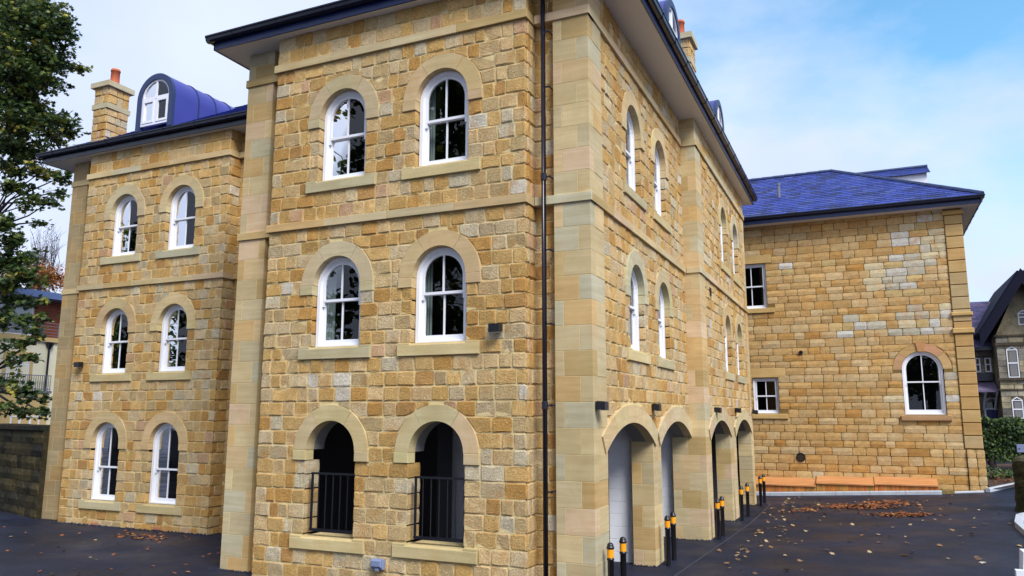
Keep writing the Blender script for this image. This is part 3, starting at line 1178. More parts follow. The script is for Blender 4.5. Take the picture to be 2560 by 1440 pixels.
def eave(x0, x1, y0, y1, sides, name_par, zs=SOF, board='navy'):
    """soffit, fascia boards and gutters round a rectangle"""
    mb = MB()
    box(mb, I3, x0 + .031, x1 - .031, y0 + .031, y1 - .031, zs, zs + .03)
    mb.build('soffit', M['soffit'], name_par)
    runs = []
    if 'F' in sides:
        runs.append((Fr((0, y0), (1, 0), (0, -1)), x0, x1))
    if 'R' in sides:
        runs.append((Fr((x1, 0), (0, 1), (1, 0)), y0, y1))
    if 'L' in sides:
        runs.append((Fr((x0, 0), (0, 1), (-1, 0)), y0, y1))
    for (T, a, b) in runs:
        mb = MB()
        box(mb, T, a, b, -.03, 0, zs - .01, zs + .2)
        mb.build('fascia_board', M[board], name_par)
        prof = [(.002, .13), (.03, .118), (.075, .122), (.105, .15), (.115, .2), (.13, .215), (.13, .24), (.105, .24), (.095, .19), (.05, .15), (.002, .15)]
        vs, fs = [], []
        K = len(prof)
        for u, e in ((a - .1, -1), (b + .1, 1)):
            vs += [T(u, n, zs + z) for n, z in prof]
        for k in range(K):
            k2 = (k + 1) % K
            fs.append((k, k2, K + k2, K + k))
        fs += [tuple(range(K - 1, -1, -1)), tuple(range(K, 2 * K))]
        mb = MB()
        mb.add(vs, fs)
        gt = mb.build('gutter', M['gutter'], name_par)
        u = a + .5
        while u < b:
            mb = MB()
            vs = [T(u + d, n + (.008 if n > .01 else 0), zs + z - .006) for d in (-.03, .03) for n, z in prof[:7]]
            fs = [(k, k + 1, 8 + k, 7 + k) for k in range(6)] + [(0, 1, 2, 3, 4, 5, 6), (13, 12, 11, 10, 9, 8, 7)]
            mb.add(vs, fs)
            mb.build('gutter_bracket', M['gutter'], gt)
            u += 1.0


def hip_roof(x0, x1, y0, y1, ze, par, pitch=PT, axis=None):
    """solid hipped roof over a rectangle"""
    wx, wy = x1 - x0, y1 - y0
    h = min(wx, wy) / 2
    zr = ze + h * pitch
    if wx >= wy:
        a, b = (x0 + h, (y0 + y1) / 2, zr), (x1 - h, (y0 + y1) / 2, zr)
        fs = [(0, 1, 5, 4), (1, 2, 5), (2, 3, 4, 5), (3, 0, 4)]
    else:
        a, b = ((x0 + x1) / 2, y0 + h, zr), ((x0 + x1) / 2, y1 - h, zr)
        fs = [(0, 1, 4), (1, 2, 5, 4), (2, 3, 5), (3, 0, 4, 5)]
    mb = MB()
    mb.add([(x0, y0, ze), (x1, y0, ze), (x1, y1, ze), (x0, y1, ze), a, b], fs + [(3, 2, 1, 0)])
    return mb.build('roof', M['slateroof'], par), zr


eave(-10.47, -2.86, 9.84, 24.85, 'FRL', B)
RZ = SOF + .235
main_roof, _ = hip_roof(-10.53, -2.80, 9.78, 24.91, RZ, B)
eave(-19.55, -10.48, 12.85, 22.5, 'FL', B, board='gutter')  # wing fascia in gutter black, not navy: its shade is put into the colour
wing_roof, wzr = hip_roof(-19.61, -3.0, 12.78, 24.0, RZ - .003, B)


def slates(par, T3, u_rng, rows, gauge, width, lim, pal, indiv, mname='slate', th=.012, mt='slate'):
    """courses of slates on a slope; T3(u, s, h): along the eave, up the slope, out of the slope"""
    lst = []
    for r in range(rows):
        s0 = r * gauge
        ua, ub = u_rng(s0 + gauge * .5)
        u = ua - (width / 2 if r % 2 else 0) + jit(.02)
        while u < ub:
            a, b = max(u, ua), min(u + width, ub)
            if b - a > .04:
                c = pick(pal)
                d = jit(.002)
                vs = [T3(a + .003, s0 - .01, .006 + d), T3(b - .003, s0 - .01, .006 + d), T3(b - .003, s0 + gauge, -.002), T3(a + .003, s0 + gauge, -.002),
                      T3(a + .003, s0 - .01, .006 + th + d), T3(b - .003, s0 - .01, .006 + th + d), T3(b - .003, s0 + gauge, th * .3), T3(a + .003, s0 + gauge, th * .3)]
                mb = MB()
                mb.add(vs, [(4, 5, 6, 7), (0, 1, 5, 4), (1, 2, 6, 5), (3, 0, 4, 7)], c)
                lst.append(mb)
            u += width
    rest = MB()
    for k, mb in enumerate(lst):
        if k < indiv:
            mb.build(mname, M[mt], par, attr=True)
        else:
            rest.add(mb.v, mb.f, mb.c[0])
    if rest.v:
        rest.build(mname + 's', M[mt], par, attr=True, kind='stuff')


PAL_SL = [(srgb(42, 58, 132), 3), (srgb(48, 64, 142), 3), (srgb(34, 48, 112), 2), (srgb(60, 74, 136), 1.5), (srgb(36, 46, 92), 1.2)]
ct = 1 / math.sqrt(1 + PT * PT)
sf = PT * ct


def slopeF(y0, ze): return lambda u, s, h: (u, y0 + s * ct - h * sf, ze + s * sf + h * ct)


slates(wing_roof, slopeF(12.74, RZ - .02), lambda s: (-19.58 + s * ct, -10.5), 30, .215, .3, None, PAL_SL, 0)


def slopeR(x1, ze): return lambda u, s, h: (x1 - s * ct + h * sf, u, ze + s * sf + h * ct)


slates(main_roof, slopeR(-2.77, RZ - .02), lambda s: (9.8 + s * ct, 24.9 - s * ct), 19, .215, .3, None, PAL_SL, 0)


def dormer(T, uc, n_front, zb, zsp, ro, ri, depth, par):
    """barrel-roofed dormer; T(u, n, z) with n pointing out of the wall"""
    mb = MB()
    arch_frame(mb, T, uc, ro, ri, zb - .12, zsp, n_front - .08, n_front, 18)
    d = mb.build('dormer', M['zincdark'], par)
    mb = MB()
    prof = [(uc - ro + .004, zb - .3)] + [(uc + (ro - .004) * math.cos(math.pi - math.pi * k / 18), zsp + (ro - .004) * math.sin(math.pi * k / 18)) for k in range(19)] + [(uc + ro - .004, zb - .3)]
    vs, fs = [], []
    for n in (n_front - .01, n_front - depth):
        vs += [T(u, n, z) for u, z in prof]
    K = len(prof)
    fs = [(k, k + 1, K + k + 1, K + k) for k in range(K - 1)]
    mb.add(vs, fs)
    mb.build('barrel_roof', M['zinc'], d, smooth=True)
    for q in (.82, 1.40, 1.98):
        mb = MB()
        arch_frame(mb, T, uc, ro + .018, ro - .006, zb - .3 + q * .5, zsp, n_front - q - .012, n_front - q + .012, 18)
        mb.build('standing_seam', M['zincdark'], d)
    # window: fanlight over two casements
    mb = MB()
    nf = n_front - .03
    arch_frame(mb, T, uc, ri, ri - .045, zb, zsp, nf - .08, nf, 16)
    box(mb, T, uc - ri + .045, uc + ri - .045, nf - .08, nf, zb, zb + .06)
    box(mb, T, uc - ri + .045, uc + ri - .045, nf - .06, nf + .006, zsp - .035, zsp + .03)
    box(mb, T, uc - .035, uc + .035, nf - .06, nf, zb + .06, zsp - .035)
    box(mb, T, uc - .025, uc + .025, nf - .06, nf, zsp + .03, zsp + ri - .045)
    for s_ in (-1, 1):
        a, b = sorted((uc + s_ * .04, uc + s_ * (ri - .05)))
        for q in ((a, a + .05, zb + .065, zsp - .04), (b - .05, b, zb + .065, zsp - .04), (a + .05, b - .05, zb + .065, zb + .125), (a + .05, b - .05, zsp - .1, zsp - .04)):
            box(mb, T, q[0], q[1], nf - .05, nf + .012, q[2], q[3])
    mb.build('dormer_window', M['paint'], d)
    for s_ in (-1, 1):
        pane(d, T, [(uc + s_ * .09, zb + .12), (uc + s_ * (ri - .1), zb + .12), (uc + s_ * (ri - .1), zsp - .1), (uc + s_ * .09, zsp - .1)], nf - .03)
        pane(d, T, [(uc + s_ * .025, zsp + .03), (uc + s_ * (ri - .045), zsp + .03)] + [(uc + s_ * max(.025, (ri - .045) * math.cos(math.pi / 2 * k / 8)), zsp + (ri - .045) * math.sin(math.pi / 2 * k / 8)) for k in range(1, 9)], nf - .03)
    mb = MB()
    box(mb, T, uc - ri, uc + ri, n_front - 1.0, n_front - .95, zb, zsp + .32)
    mb.build('dormer_lining', M['soffit'], d)


dormer(front(13.0), -15.70, 0, 7.12, 7.83, .62, .475, 2.6, wing_roof)
dormer(side(-3.15), 15.12, 0, 7.22, 7.93, .62, .475, 2.6, main_roof)
dormer(side(-3.15), 20.80, 0, 7.22, 7.93, .62, .475, 2.6, main_roof)


def chimney(par, x0, x1, y0, y1, zb, zcap, pots):
    mb = MB()
    box(mb, I3, x0 + .02, x1 - .02, y0 + .02, y1 - .02, zb, zcap - .13)
    ch = mb.build('chimney', M['mortar'], par)
    lst = []
    n = 6
    zmid0, zmid1 = zcap - .74, zcap - .60
    bands = courses(zb, zmid0, max(2, round((zmid0 - zb) / .22))) + courses(zmid1, zcap - .13, 2)
    for (T, a, b) in ((front(y0), x0, x1), (side(x1), y0, y1), (leftside(x0), y0, y1), (Fr((0, y1), (1, 0), (0, 1)), x0, x1)):
        wall_stones(lst, T, a, b, bands, PAL, ln=(.16, .34), nu=3, bulge=(.006, .02))
    for _, m_ in lst:
        m_.build('stone', M['rubble'], ch, attr=True)
    for (z0, z1, e) in ((zmid0, zmid1, .04), (zcap - .14, zcap, .09)):
        mb = MB()
        box(mb, I3, x0 - e, x1 + e, y0 - e, y1 + e, z0, z1, PAL_ASH[3][0])
        mb.build('chimney_band' if e < .05 else 'chimney_cap', M['ashlar'], ch, attr=True)
    for (px, py) in pots:
        mb = MB()
        lathe(mb, px, py, [(.135, zcap), (.115, zcap + .1), (.112, zcap + .40), (.125, zcap + .405), (.125, zcap + .44), (.112, zcap + .445), (.11, zcap + .47), (.09, zcap + .47), (.09, zcap + .2)], 16)
        mb.build('chimney_pot', M['terracotta'], ch, smooth=True)


chimney(wing_roof, -18.33, -17.81, 13.30, 13.93, 7.0, 8.76, [(-17.98, 13.58)])
chimney(main_roof, -3.85, -3.28, 17.35, 17.93, 7.0, 8.95, [(-3.53, 17.6)])

# ------------------------------------------------------------------ right-hand stone building
RB = thing('stone_building', (-.2, 29, gz(0, 28)), 'two storey old sandstone building with blue slate hipped roof, behind the orange timber boxes', 'building')
st2, bk2 = [], []
TR = front(27.6)
RBANDS = []
z = -1.02
while z < 6.2:
    h = rnd.uniform(.215, .275)
    RBANDS.append((z, z + h))
    z += h
RBANDS.append((z, 6.55))
PB = courses(-2.6, -1.02, 6, .02)
PAL_PALE = [(srgb(204, 202, 194), 3), (srgb(190, 184, 166), 3), (srgb(206, 192, 158), 3), (srgb(202, 176, 124), 2)]
PAL_WARM = [q for q in PAL_OLD if q[0][2] / q[0][0] < .55]


def pal_old(u, z):
    k = mnoise.noise(Vector((u * .45 + 3.1, z * .75, 1.7)))
    k += .28 if (z > 2.4 and u > -1) else -.22
    return PAL_PALE if k > .22 and rnd.random() < .7 else PAL_WARM


rects = [(-3.89, -2.69, 5.2, 5.52, 0), (-3.89, -2.89, 3.63, 5.2, .12), (-4.1, -2.655, 3.46, 3.63, 0),
         (-3.9, -2.42, 1.25, 1.57, 0), (-3.5, -2.67, .05, 1.25, .12), (-3.75, -2.40, -.12, .05, 0),
         (1.66 - .58, 1.66 + .58, .02, 1.43, .12), (.96, 2.36, -.165, .0, 0)]
# the opening rectangles snap to the nearest course so no stone is left half-covered
wall_stones(st2, TR, -5.0, 2.62, RBANDS, pal_old, rects, [(1.66, 1.43, .832)], ln=(.30, .62), bulge=(.006, .016), nu=4, nz=2, gap=.007, edge=.014)
wall_stones(st2, front(27.55), -5.0, 2.66, PB, pal_old, ln=(.32, .62), bulge=(.006, .02), nu=4, nz=2, gap=.008)
wall_stones(st2, front(27.50), 2.66, 3.14, PB, PAL_WARM, ln=(.22, .45), bulge=(.004, .012), nu=3, nz=2)
mb = MB()
backing(mb, TR, -5.0, 3.1, -2.8, 6.6, [(-3.39, .5, 3.63, 5.19, 0, 5.19), (-3.085, .415, .06, 1.24, 0, 1.24), (1.66, .9, .02, 1.43, .6, 2.35)])
box(mb, front(27.55), -5.0, 2.64, -.04, .0, -2.8, -1.03)
box(mb, front(27.52), 2.66, 3.12, -.05, -.0, -2.8, -1.03)
box(mb, I3, 3.06, 3.12, 27.62, 36, -2.8, 6.55)
mb.build('mortar_bed', M['mortar_old'], RB)
mb = MB()
box(mb, I3, 2.9, 2.95, 28.0, 36, -2.8, 6.5)
mb.build('inner_wall', M['garage'], RB)
mb = MB()
box(mb, I3, -5, -4.95, 27.7, 36, -2.8, 6.5)
mb.build('inner_wall', M['garage'], RB)
mb = MB()
box(mb, I3, -5, 3, 35.9, 36, -2.8, 6.5)
mb.build('inner_wall', M['garage'], RB)
# channelled quoin strip with its bands and cap
z = -1.0
zq = []
while z < 6.25:
    zq.append((z, min(z + .388, 6.29)))
    z += .388
for (a, b) in zq:
    if b - a < .1:
        continue
    for (p, q) in ((3.06, 3.175), (2.51, 2.67)):
        if a < p and b > q:
            a, b = a, b
    mb = MB()
    box(mb, front(27.56), 2.63, 3.12, -.3, .02, a + .012, b - .012, pick([(srgb(194, 158, 106), 3), (srgb(192, 162, 112), 2), (srgb(186, 164, 124), 1)]), ch=.014)
    bk2.append((1, mb))
mb = MB()
box(mb, front(27.56), 2.64, 3.10, -.3, -.012, -1.02, 6.5)
mb.build('quoin_core', M['mortar_old'], RB)
for (z0, z1) in ((3.06, 3.175), (2.515, 2.675), (6.295, 6.43)):
    mb = MB()
    box(mb, front(27.56), 2.58, 3.17, -.3, .075, z0, z1, srgb(196, 166, 112), ch=.02)
    BLOCKS_MISC.append((RB, 'quoin_band', mb))
# lintels, sills, arch of the big window
for nm, (a, b, z0, z1, n1) in (('lintel', (-4.1, -2.69, 5.2, 5.51, .02)), ('lintel', (-3.9, -2.42, 1.255, 1.57, .02)), ('window_sill', (-4.1, -2.655, 3.46, 3.625, .08)), ('window_sill', (-3.75, -2.40, -.12, .045, .08)), ('window_sill', (.96, 2.36, -.165, -.005, .1))):
    mb = MB()
    box(mb, TR, a, b, -.13, n1, z0, z1, srgb(204, 172, 116) if b < 0 else srgb(178, 142, 106), ch=.012)
    BLOCKS_MISC.append((RB, nm, mb))
for (a0, a1) in ((0, 40), (40, 83.5), (96.5, 140), (140, 180)):
    mb = MB()
    ring_piece(mb, TR, 1.66, 1.43, .575, .825, R(a0 + .3), R(a1 - .3), -.14, .012, 7, srgb(196 + rnd.randint(-8, 6), 156 + rnd.randint(-6, 8), 112 + rnd.randint(-6, 8)))
    BLOCKS_MISC.append((RB, 'voussoir', mb))
mb = MB()
vs = [TR(1.66 + u, n, z) for n in (-.14, .05) for (u, z) in ((-.085, 1.985), (.085, 1.985), (.14, 2.28), (-.14, 2.28))]
mb.add(vs, [(0, 3, 2, 1), (4, 5, 6, 7), (0, 1, 5, 4), (1, 2, 6, 5), (2, 3, 7, 6), (3, 0, 4, 7)], srgb(190, 142, 102))
BLOCKS_MISC.append((RB, 'keystone', mb))
misc_flush(M['ashlar'])
flush(RB, st2, bk2, 'stone', 'quoin', M['rubble_old'], M['ashlar'])
sash_window(RB, TR, -3.39, 3.63, 0, half=.5, rect=True, zt=5.19, meet=4.39, curtains=False, n=-.06)
sash_window(RB, TR, -3.085, .05, 0, half=.415, rect=True, zt=1.24, meet=.62, curtains=False, n=-.06)
sash_window(RB, TR, 1.66, .02, 1.43, half=.572, meet=1.02, n=-.06, bottom=.12)
for (x, z, r) in ((-1.895, 2.07, .06), (-2.085, -1.36, .135)):
    mb = MB()
    vs = []
    for n, rr in ((0, r * 1.1), (.03, r * 1.1), (.06, r), (.06, r * .8), (.01, r * .78)):
        for k in range(18):
            a = 2 * math.pi * k / 18
            vs.append(TR(x + rr * math.cos(a), n + (.04 if z < 0 else .02), z + rr * math.sin(a)))
    fs = [(i * 18 + k, i * 18 + (k + 1) % 18, (i + 1) * 18 + (k + 1) % 18, (i + 1) * 18 + k) for i in range(4) for k in range(18)] + [tuple(72 + k for k in range(18))]
    mb.add(vs, fs)
    if r > .1:
        for k in range(5):
            box(mb, TR, x - r * .75, x + r * .75, .06, .1, z - .09 + k * .043, z - .075 + k * .043)
    mb.build('wall_vent', M['black'], RB)
RSOF = 6.5
eave(-5.2, 3.62, 27.12, 36.2, 'FR', RB, zs=RSOF)
ry0, rx1, rze = 27.06, 3.68, RSOF + .24
rroof, rzr = hip_roof(-9, rx1, ry0, ry0 + 8.74, rze, RB)
slates(rroof, slopeF(ry0 - .03, rze), lambda s: (-5.1, rx1 - s * ct), 23, .217, .34, None, PAL_SL, 300)


def hipline(s, e=0): return (rx1 - s, ry0 + s, rze + s * PT + e)


k = 0
s = 0
while s < 4.30:
    a, b = Vector(hipline(s, .02)), Vector(hipline(min(s + .36, 4.37), .035))
    mb = MB()
    tube(mb, [a, b], [.085, .075], 8)
    mb.build('ridge_tile', M['zincdark'], rroof)
    s += .34
x = rx1 - 4.37
while x > -5:
    mb = MB()
    tube(mb, [(x, ry0 + 4.37, rzr + .02), (x - .44, ry0 + 4.37, rzr + .028)], [.08, .085], 8)
    mb.build('ridge_tile', M['zincdark'], rroof)
    x -= .42
mb = MB()
lathe(mb, -2.42, 28.9, [(.055, 7.7), (.055, 8.28), (.07, 8.285), (.07, 8.36), (.04, 8.37)], 12)
mb.build('vent_pipe', M['steel'], rroof)
# little gabled dormer on the far hip slope
dx1, dyc, dzr, dhw = 2.62, 32.9, 9.5, .95
mb = MB()
vs = [(-.6, dyc - dhw - .1, dzr - .52), (dx1 + .1, dyc - dhw - .1, dzr - .52), (dx1 + .1, dyc, dzr), (-.6, dyc, dzr), (dx1 + .1, dyc + dhw + .1, dzr - .52), (-.6, dyc + dhw + .1, dzr - .52)]
mb.add(vs, [(0, 1, 2, 3), (3, 2, 4, 5)])
dm = mb.build('dormer', M['slateroof'], rroof)
dpz = .52 / (dhw + .1)
dct = 1 / math.sqrt(1 + dpz * dpz)
slates(dm, lambda u, s, h: (u, dyc - dhw - .12 + s * dct - h * dpz * dct, dzr - .53 + s * dpz * dct + h * dct), lambda s: (-.6, dx1 + .12), 6, .2, .34, None, PAL_SL, 0)
mb = MB()
box(mb, I3, -.4, dx1, dyc - dhw, dyc + dhw, 7.2, dzr - .50)
mb.build('dormer_cheek', M['paint'], dm)
mb = MB()
tube(mb, [(-.6, dyc, dzr + .02), (dx1 + .12, dyc, dzr + .02)], [.08, .08], 8)
mb.build('ridge_tile', M['zincdark'], dm)

# ------------------------------------------------------------------ timber boxes and kerb along that wall
BOXES = [(-3.62, -1.63, -2.205, -2.02), (-1.62, .045, -2.11, -1.945), (.055, 1.79, -2.075, -1.91)]
LBL = ['left section of the low orange timber boxes along the wall, partly behind two bollards',
       'middle section of the low orange timber boxes along the sandstone wall',
       'right section of the low orange timber boxes, ending below the round-headed window']
for (a, b, zf, zb), lab in zip(BOXES, LBL):
    t_ = thing('timber_box', ((a + b) / 2, 27.2, gz((a + b) / 2, 27.2)), lab, 'timber box', 'timber boxes along the old wall')
    for k in range(3):
        y0, y1 = 26.84 + k * .225, 26.84 + (k + 1) * .225 - .004
        za, zc = zf + (zb - zf) * k / 3, zf + (zb - zf) * (k + 1) / 3
        mb = MB()
        vs = [(x, y, z + d) for d in (-.025, .012) for (x, y, z) in ((a, y0, za), (b, y0, za), (b, y1, zc), (a, y1, zc))]
        mb.add(vs, [(0, 3, 2, 1), (4, 5, 6, 7), (0, 1, 5, 4), (1, 2, 6, 5), (2, 3, 7, 6), (3, 0, 4, 7)])
        mb.build('lid_plank', M['timber_top'], t_)
    u = a
    mb = MB()
    while u < b - .02:
        wd = min(.085, b - u)
        box(mb, front(26.90), u + .0015, u + wd - .0015, -.02, .004 + jit(.002), gz(u, 27) - .02, zf - .026, tuple(v * rnd.uniform(.75, 1.2) for v in srgb(196, 128, 58)))
        u += .085
    mb.build('front_board', M['timber'], t_, attr=True, kind='stuff')
    mb = MB()
    box(mb, I3, a + .01, b - .01, 26.93, 27.45, G0 + .05, zf - .03)
    mb.build('carcass', M['timber'], t_)


def kerb_line(name, pts, wd=.125, h=.11, ln=.91):
    root = bpy.data.objects.new(name, None)
    C.objects.link(root)
    root.location = (pts[0][0], pts[0][1], gz(*pts[0]))
    WO[root] = Vector(root.location)
    root['kind'] = 'structure'
    for (p, q) in zip(pts[:-1], pts[1:]):
        p, q = Vector((*p, 0)), Vector((*q, 0))
        d = q - p
        n = max(1, round(d.length / ln))
        nn_ = Vector((-d.y, d.x, 0)).normalized() * wd
        for i in range(n):
            a, b = p + d * (i / n + .004 / d.length), p + d * ((i + 1) / n - .004 / d.length)
            mb = MB()
            vs = []
            for hh, ins in ((-.2, 0), (h - .02, 0), (h, .02)):
                for c, o in ((a, nn_ * (ins / wd)), (b, nn_ * (ins / wd)), (b, nn_), (a, nn_)):
                    v = c + o
                    vs.append((v.x, v.y, gz(c.x, c.y) + hh))
            fs = [(8, 9, 10, 11)]
            for l in (0, 4):
                for k in range(4):
                    k2 = (k + 1) % 4
                    fs.append((l + k, l + k2, l + 4 + k2, l + 4 + k))
            mb.add(vs, fs)
            mb.build('kerb_stone', M['kerb'], root)
    return root


kerb_line('kerb', [(-4.0, 26.70), (1.86, 26.70)])
kerb_line('kerb', [(1.95, 26.98), (3.0, 27.25)], h=.05)
kerb_line('kerb', [(3.16, 27.35), (3.75, 28.5), (4.5, 29.9), (6.2, 31.5), (9, 33)])
kerb_line('kerb', [(4.6, 21.6), (3.45, 21.4), (2.98, 20.6), (2.76, 19.3), (2.72, 17.8), (2.85, 16.2), (3.25, 15)][::-1], wd=.15, ln=.7)
mb = MB()
box(mb, I3, 1.88, 2.2, 26.88, 27.48, -2.7, gz(2, 27) + .1, srgb(150, 128, 84))
mb.build('footing_stone', M['mossy'], RB, attr=True)

mb = MB()
pts = [(3.35, 15.1), (2.98, 16.3), (2.85, 17.8), (2.90, 19.2), (3.12, 20.5), (3.6, 21.3), (4.6, 21.5), (6, 21.5), (6, 15)]
mb.add([(x + .1, y, gz(x, y) + .07) for x, y in pts] + [(4.4, 18.5, gz(4.4, 18.5) + .3)], [(i, (i + 1) % 9, 9) for i in range(9)])
mb.build('planting_bed', M['mulch'], kind='structure')

# pale joint line along the undercroft threshold
mb = MB()
vs, fs = [], []
for k, (x, y) in enumerate(((-2.98, 9.0), (-3.0, 13.0), (-2.85, 16.5), (-2.72, 19.5), (-2.72, 24.0))):
    vs += [(x, y, gz(x, y) + .004), (x + .035, y, gz(x, y) + .004)]
    if k:
        fs.append((2 * k - 2, 2 * k - 1, 2 * k + 1, 2 * k))
mb.add(vs, fs)
o = mb.build('joint_line', mat('pale_joint', (.03, .032, .042), .8), kind='structure')

# ------------------------------------------------------------------ bollards
BP = [(-3.312, 10.56), (-3.30, 11.12), (-3.28, 13.755), (-3.306, 14.31), (-2.973, 16.93), (-2.962, 17.41), (-2.958, 20.18), (-2.929, 21.03), (-2.926, 23.63), (-2.918, 24.42)]
BL = ['left bollard of the nearest pair, black with amber band, cut by the photo bottom',
      'right bollard of the nearest pair, in front of the white blockwork',
      'left bollard of the second pair from the front, beside the first stone pier',
      'right bollard of the second pair from the front, just behind its twin',
      'front bollard of the third pair, overlapping its twin before the wide middle pier',
      'rear bollard of the third pair, half hidden behind its twin',
      'left bollard of the fourth pair, at the narrow pier between the last two arches',
      'right bollard of the fourth pair, in front of the last stone pier',
      'left bollard of the farthest pair, in front of the orange timber box',
      'right bollard of the farthest pair, in front of the orange timber box']
b0 = thing('bollard', (BP[0][0], BP[0][1], gz(*BP[0])), BL[0], 'bollard', 'black and amber bollards along the undercroft')
x, y = BP[0]
zb = gz(x, y)
mb = MB()
lathe(mb, x, y, [(.043, zb - .05), (.043, zb + .595), (.050, zb + .60), (.052, zb + .612), (.050, zb + .624), (.043, zb + .63), (.043, zb + .765)], 18)
mb.build('post', M['black'], b0, smooth=True)
mb = MB()
lathe(mb, x, y, [(.0435, zb + .635), (.0455, zb + .636), (.0455, zb + .745), (.0435, zb + .746)], 18)
mb.build('reflective_band', M['yellow'], b0)
mb = MB()
lathe(mb, x, y, [(.043, zb + .748), (.053, zb + .752), (.055, zb + .765), (.052, zb + .777), (.046, zb + .782), (.044, zb + .80), (.037, zb + .818), (.022, zb + .829), (.004, zb + .833)], 18)
mb.build('cap', M['black'], b0, smooth=True)
for (x, y), lab in zip(BP[1:], BL[1:]):
    dup(b0, (x, y, gz(x, y)), lab)

# ------------------------------------------------------------------ wall lamps and boxes


def lamp(T, u, z, label):
    t_ = thing('wall_lamp', T(u, 0, z - .065), label, 'wall lamp', 'small black wall lamps')
    mb = MB()
    box(mb, T, u - .045, u + .045, -.005, .03, z - .055, z + .055)
    mb.build('back_plate', M['black'], t_)
    mb = MB()
    vs = [T(u + a, n, zz) for (n, z0, z1) in ((.028, -.05, .062), (.15, -.065, .055)) for (a, zz) in ((-.085, z + z0), (.085, z + z0), (.085, z + z1), (-.085, z + z1))]
    mb.add(vs, [(0, 3, 2, 1), (4, 5, 6, 7), (0, 1, 5, 4), (1, 2, 6, 5), (2, 3, 7, 6), (3, 0, 4, 7)])
    mb.build('lamp_hood', M['black'], t_)
    mb = MB()
    box(mb, T, u - .06, u + .06, .05, .13, z - .067, z - .058)
    mb.build('lens', M['soffit'], t_)


lamp(front(10.03), -4.77, 1.23, 'black wall lamp right of the first floor windows on the near front bay')
lamp(front(12.99), -17.48, 1.2, 'black wall lamp at the left end of the set-back wing')
lamp(front(13.35), -12.74, 1.2, 'black wall lamp in the shady inner corner of the set-back wing, half hidden')
lamp(front(10.40), -9.22, 1.27, 'black wall lamp on the narrow strip left of the near front bay')
for (y, x, z, lab) in ((10.42, -3.43, .13, 'black wall lamp on the corner pilaster above the first arch'), (13.58, -3.45, .135, 'black wall lamp between the first two arches'),
                       (17.98, -3.14, .115, 'black wall lamp above the third arch beside the middle pier'), (21.0, -3.14, .125, 'black wall lamp between the last two arches'), (24.12, -3.10, .09, 'farthest black wall lamp, at the end of the arcaded side wall')):
    lamp(side(x), y, z, lab)
t_ = thing('electrical_box', (-6.69, 10.03, -2.245), 'grey weatherproof electrical box low on the near front wall', 'electrical box')
mb = MB()
box(mb, front(10.04), -6.80, -6.59, -.01, .06, -2.24, -2.095, ch=.012)
mb.build('body', M['grey_plastic'], t_)
mb = MB()
box(mb, front(10.04), -6.785, -6.605, .062, .1, -2.205, -2.10, ch=.015)
mb.build('cover', M['grey_plastic'], t_)
mb = MB()
box(mb, front(10.04), -6.72, -6.66, .062, .08, -2.26, -2.21, ch=.006)
mb.build('cable_gland', M['grey_plastic'], t_)

# ------------------------------------------------------------------ left: boundary wall, cream house, trees
BW = thing('boundary_wall', (-23, 14, G0), 'dark mossy coursed stone boundary wall at the left, below the cream building', 'wall')
ux, uy = math.cos(R(164)), math.sin(R(164))
TB = Fr((-18.85, 13.16), (ux, uy), (-math.sin(R(164)) * -1 * -1, -abs(math.cos(R(164)))))
TB = Fr((-18.85, 13.16), (ux, uy), (-abs(uy), -abs(ux)))
lst = []
wall_stones(lst, TB, 0, 12, courses(G0 - .1, -.42, 7, .02), [(srgb(66, 58, 42), 3), (srgb(58, 54, 44), 3), (srgb(80, 70, 48), 2), (srgb(46, 44, 40), 2)], ln=(.3, .75), nu=3, nz=2, bulge=(.01, .03))
for _, m_ in lst:
    m_.build('stone', M['mossy'], BW, attr=True)
mb = MB()
box(mb, TB, 0, 12, -.4, 0, G0 - .1, -.42, srgb(60, 54, 40))
mb.build('wall_core', M['mossy'], BW, attr=True)
u = 0
while u < 12:
    mb = MB()
    box(mb, TB, u + .004, min(12, u + .8) - .004, -.46, .06, -.42, -.27 + jit(.01), srgb(50 + rnd.randint(-8, 8), 46, 42), ch=.02)
    mb.build('coping_stone', M['mossy'], BW, attr=True)
    u += .8

CH = thing('cream_building', (-38, 24, G0), 'cream rendered flats with cedar-clad top floor, seen behind the left tree', 'building')
CX = -36.0
TC = side(CX)
mb = MB()
box(mb, I3, CX - 9, CX, 15, 26.1, G0, 3.45)
mb.build('wall', M['render'], CH)
mb = MB()
box(mb, I3, CX - 9, CX + .12, 14.9, 26.25, 3.45, 3.66)
mb.build('cornice', M['bandstone'], CH)
mb = MB()
box(mb, I3, CX - 8.5, CX - .62, 15, 26.0, 3.66, 5.5)
mb.build('upper_wall', M['render'], CH)
for k in range(17):
    mb = MB()
    box(mb, side(CX - .6), 24.45, 26.0, -.02, .02, 3.7 + k * .108, 3.7 + k * .108 + .096, ch=.006)
    mb.build('cladding_board', M['redwood'], CH)
mb = MB()
box(mb, I3, CX - 9.4, CX + .45, 14.5, 26.9, 5.5, 5.82)
mb.build('roof', M['metalroof'], CH)
for (a, b) in ((20.6, 22.5), (22.6, 24.35)):
    mb = MB()
    box(mb, side(CX - .6), a, b, .0, .05, 3.75, 5.35)
    f_ = mb.build('window', M['paint'], CH)
    pane(f_, side(CX - .6), [(a + .1, 3.85), (b - .1, 3.85), (b - .1, 5.25), (a + .1, 5.25)], .06)
mb = MB()
for z in (3.75, 3.9, 4.05, 4.2, 4.35):
    box(mb, side(CX), 20, 26.2, .04, .06, z, z + .03)
for k in range(8):
    box(mb, side(CX), 20 + k * .88, 20.03 + k * .88, .03, .07, 3.66, 4.38)
mb.build('railing', M['steel'], CH)


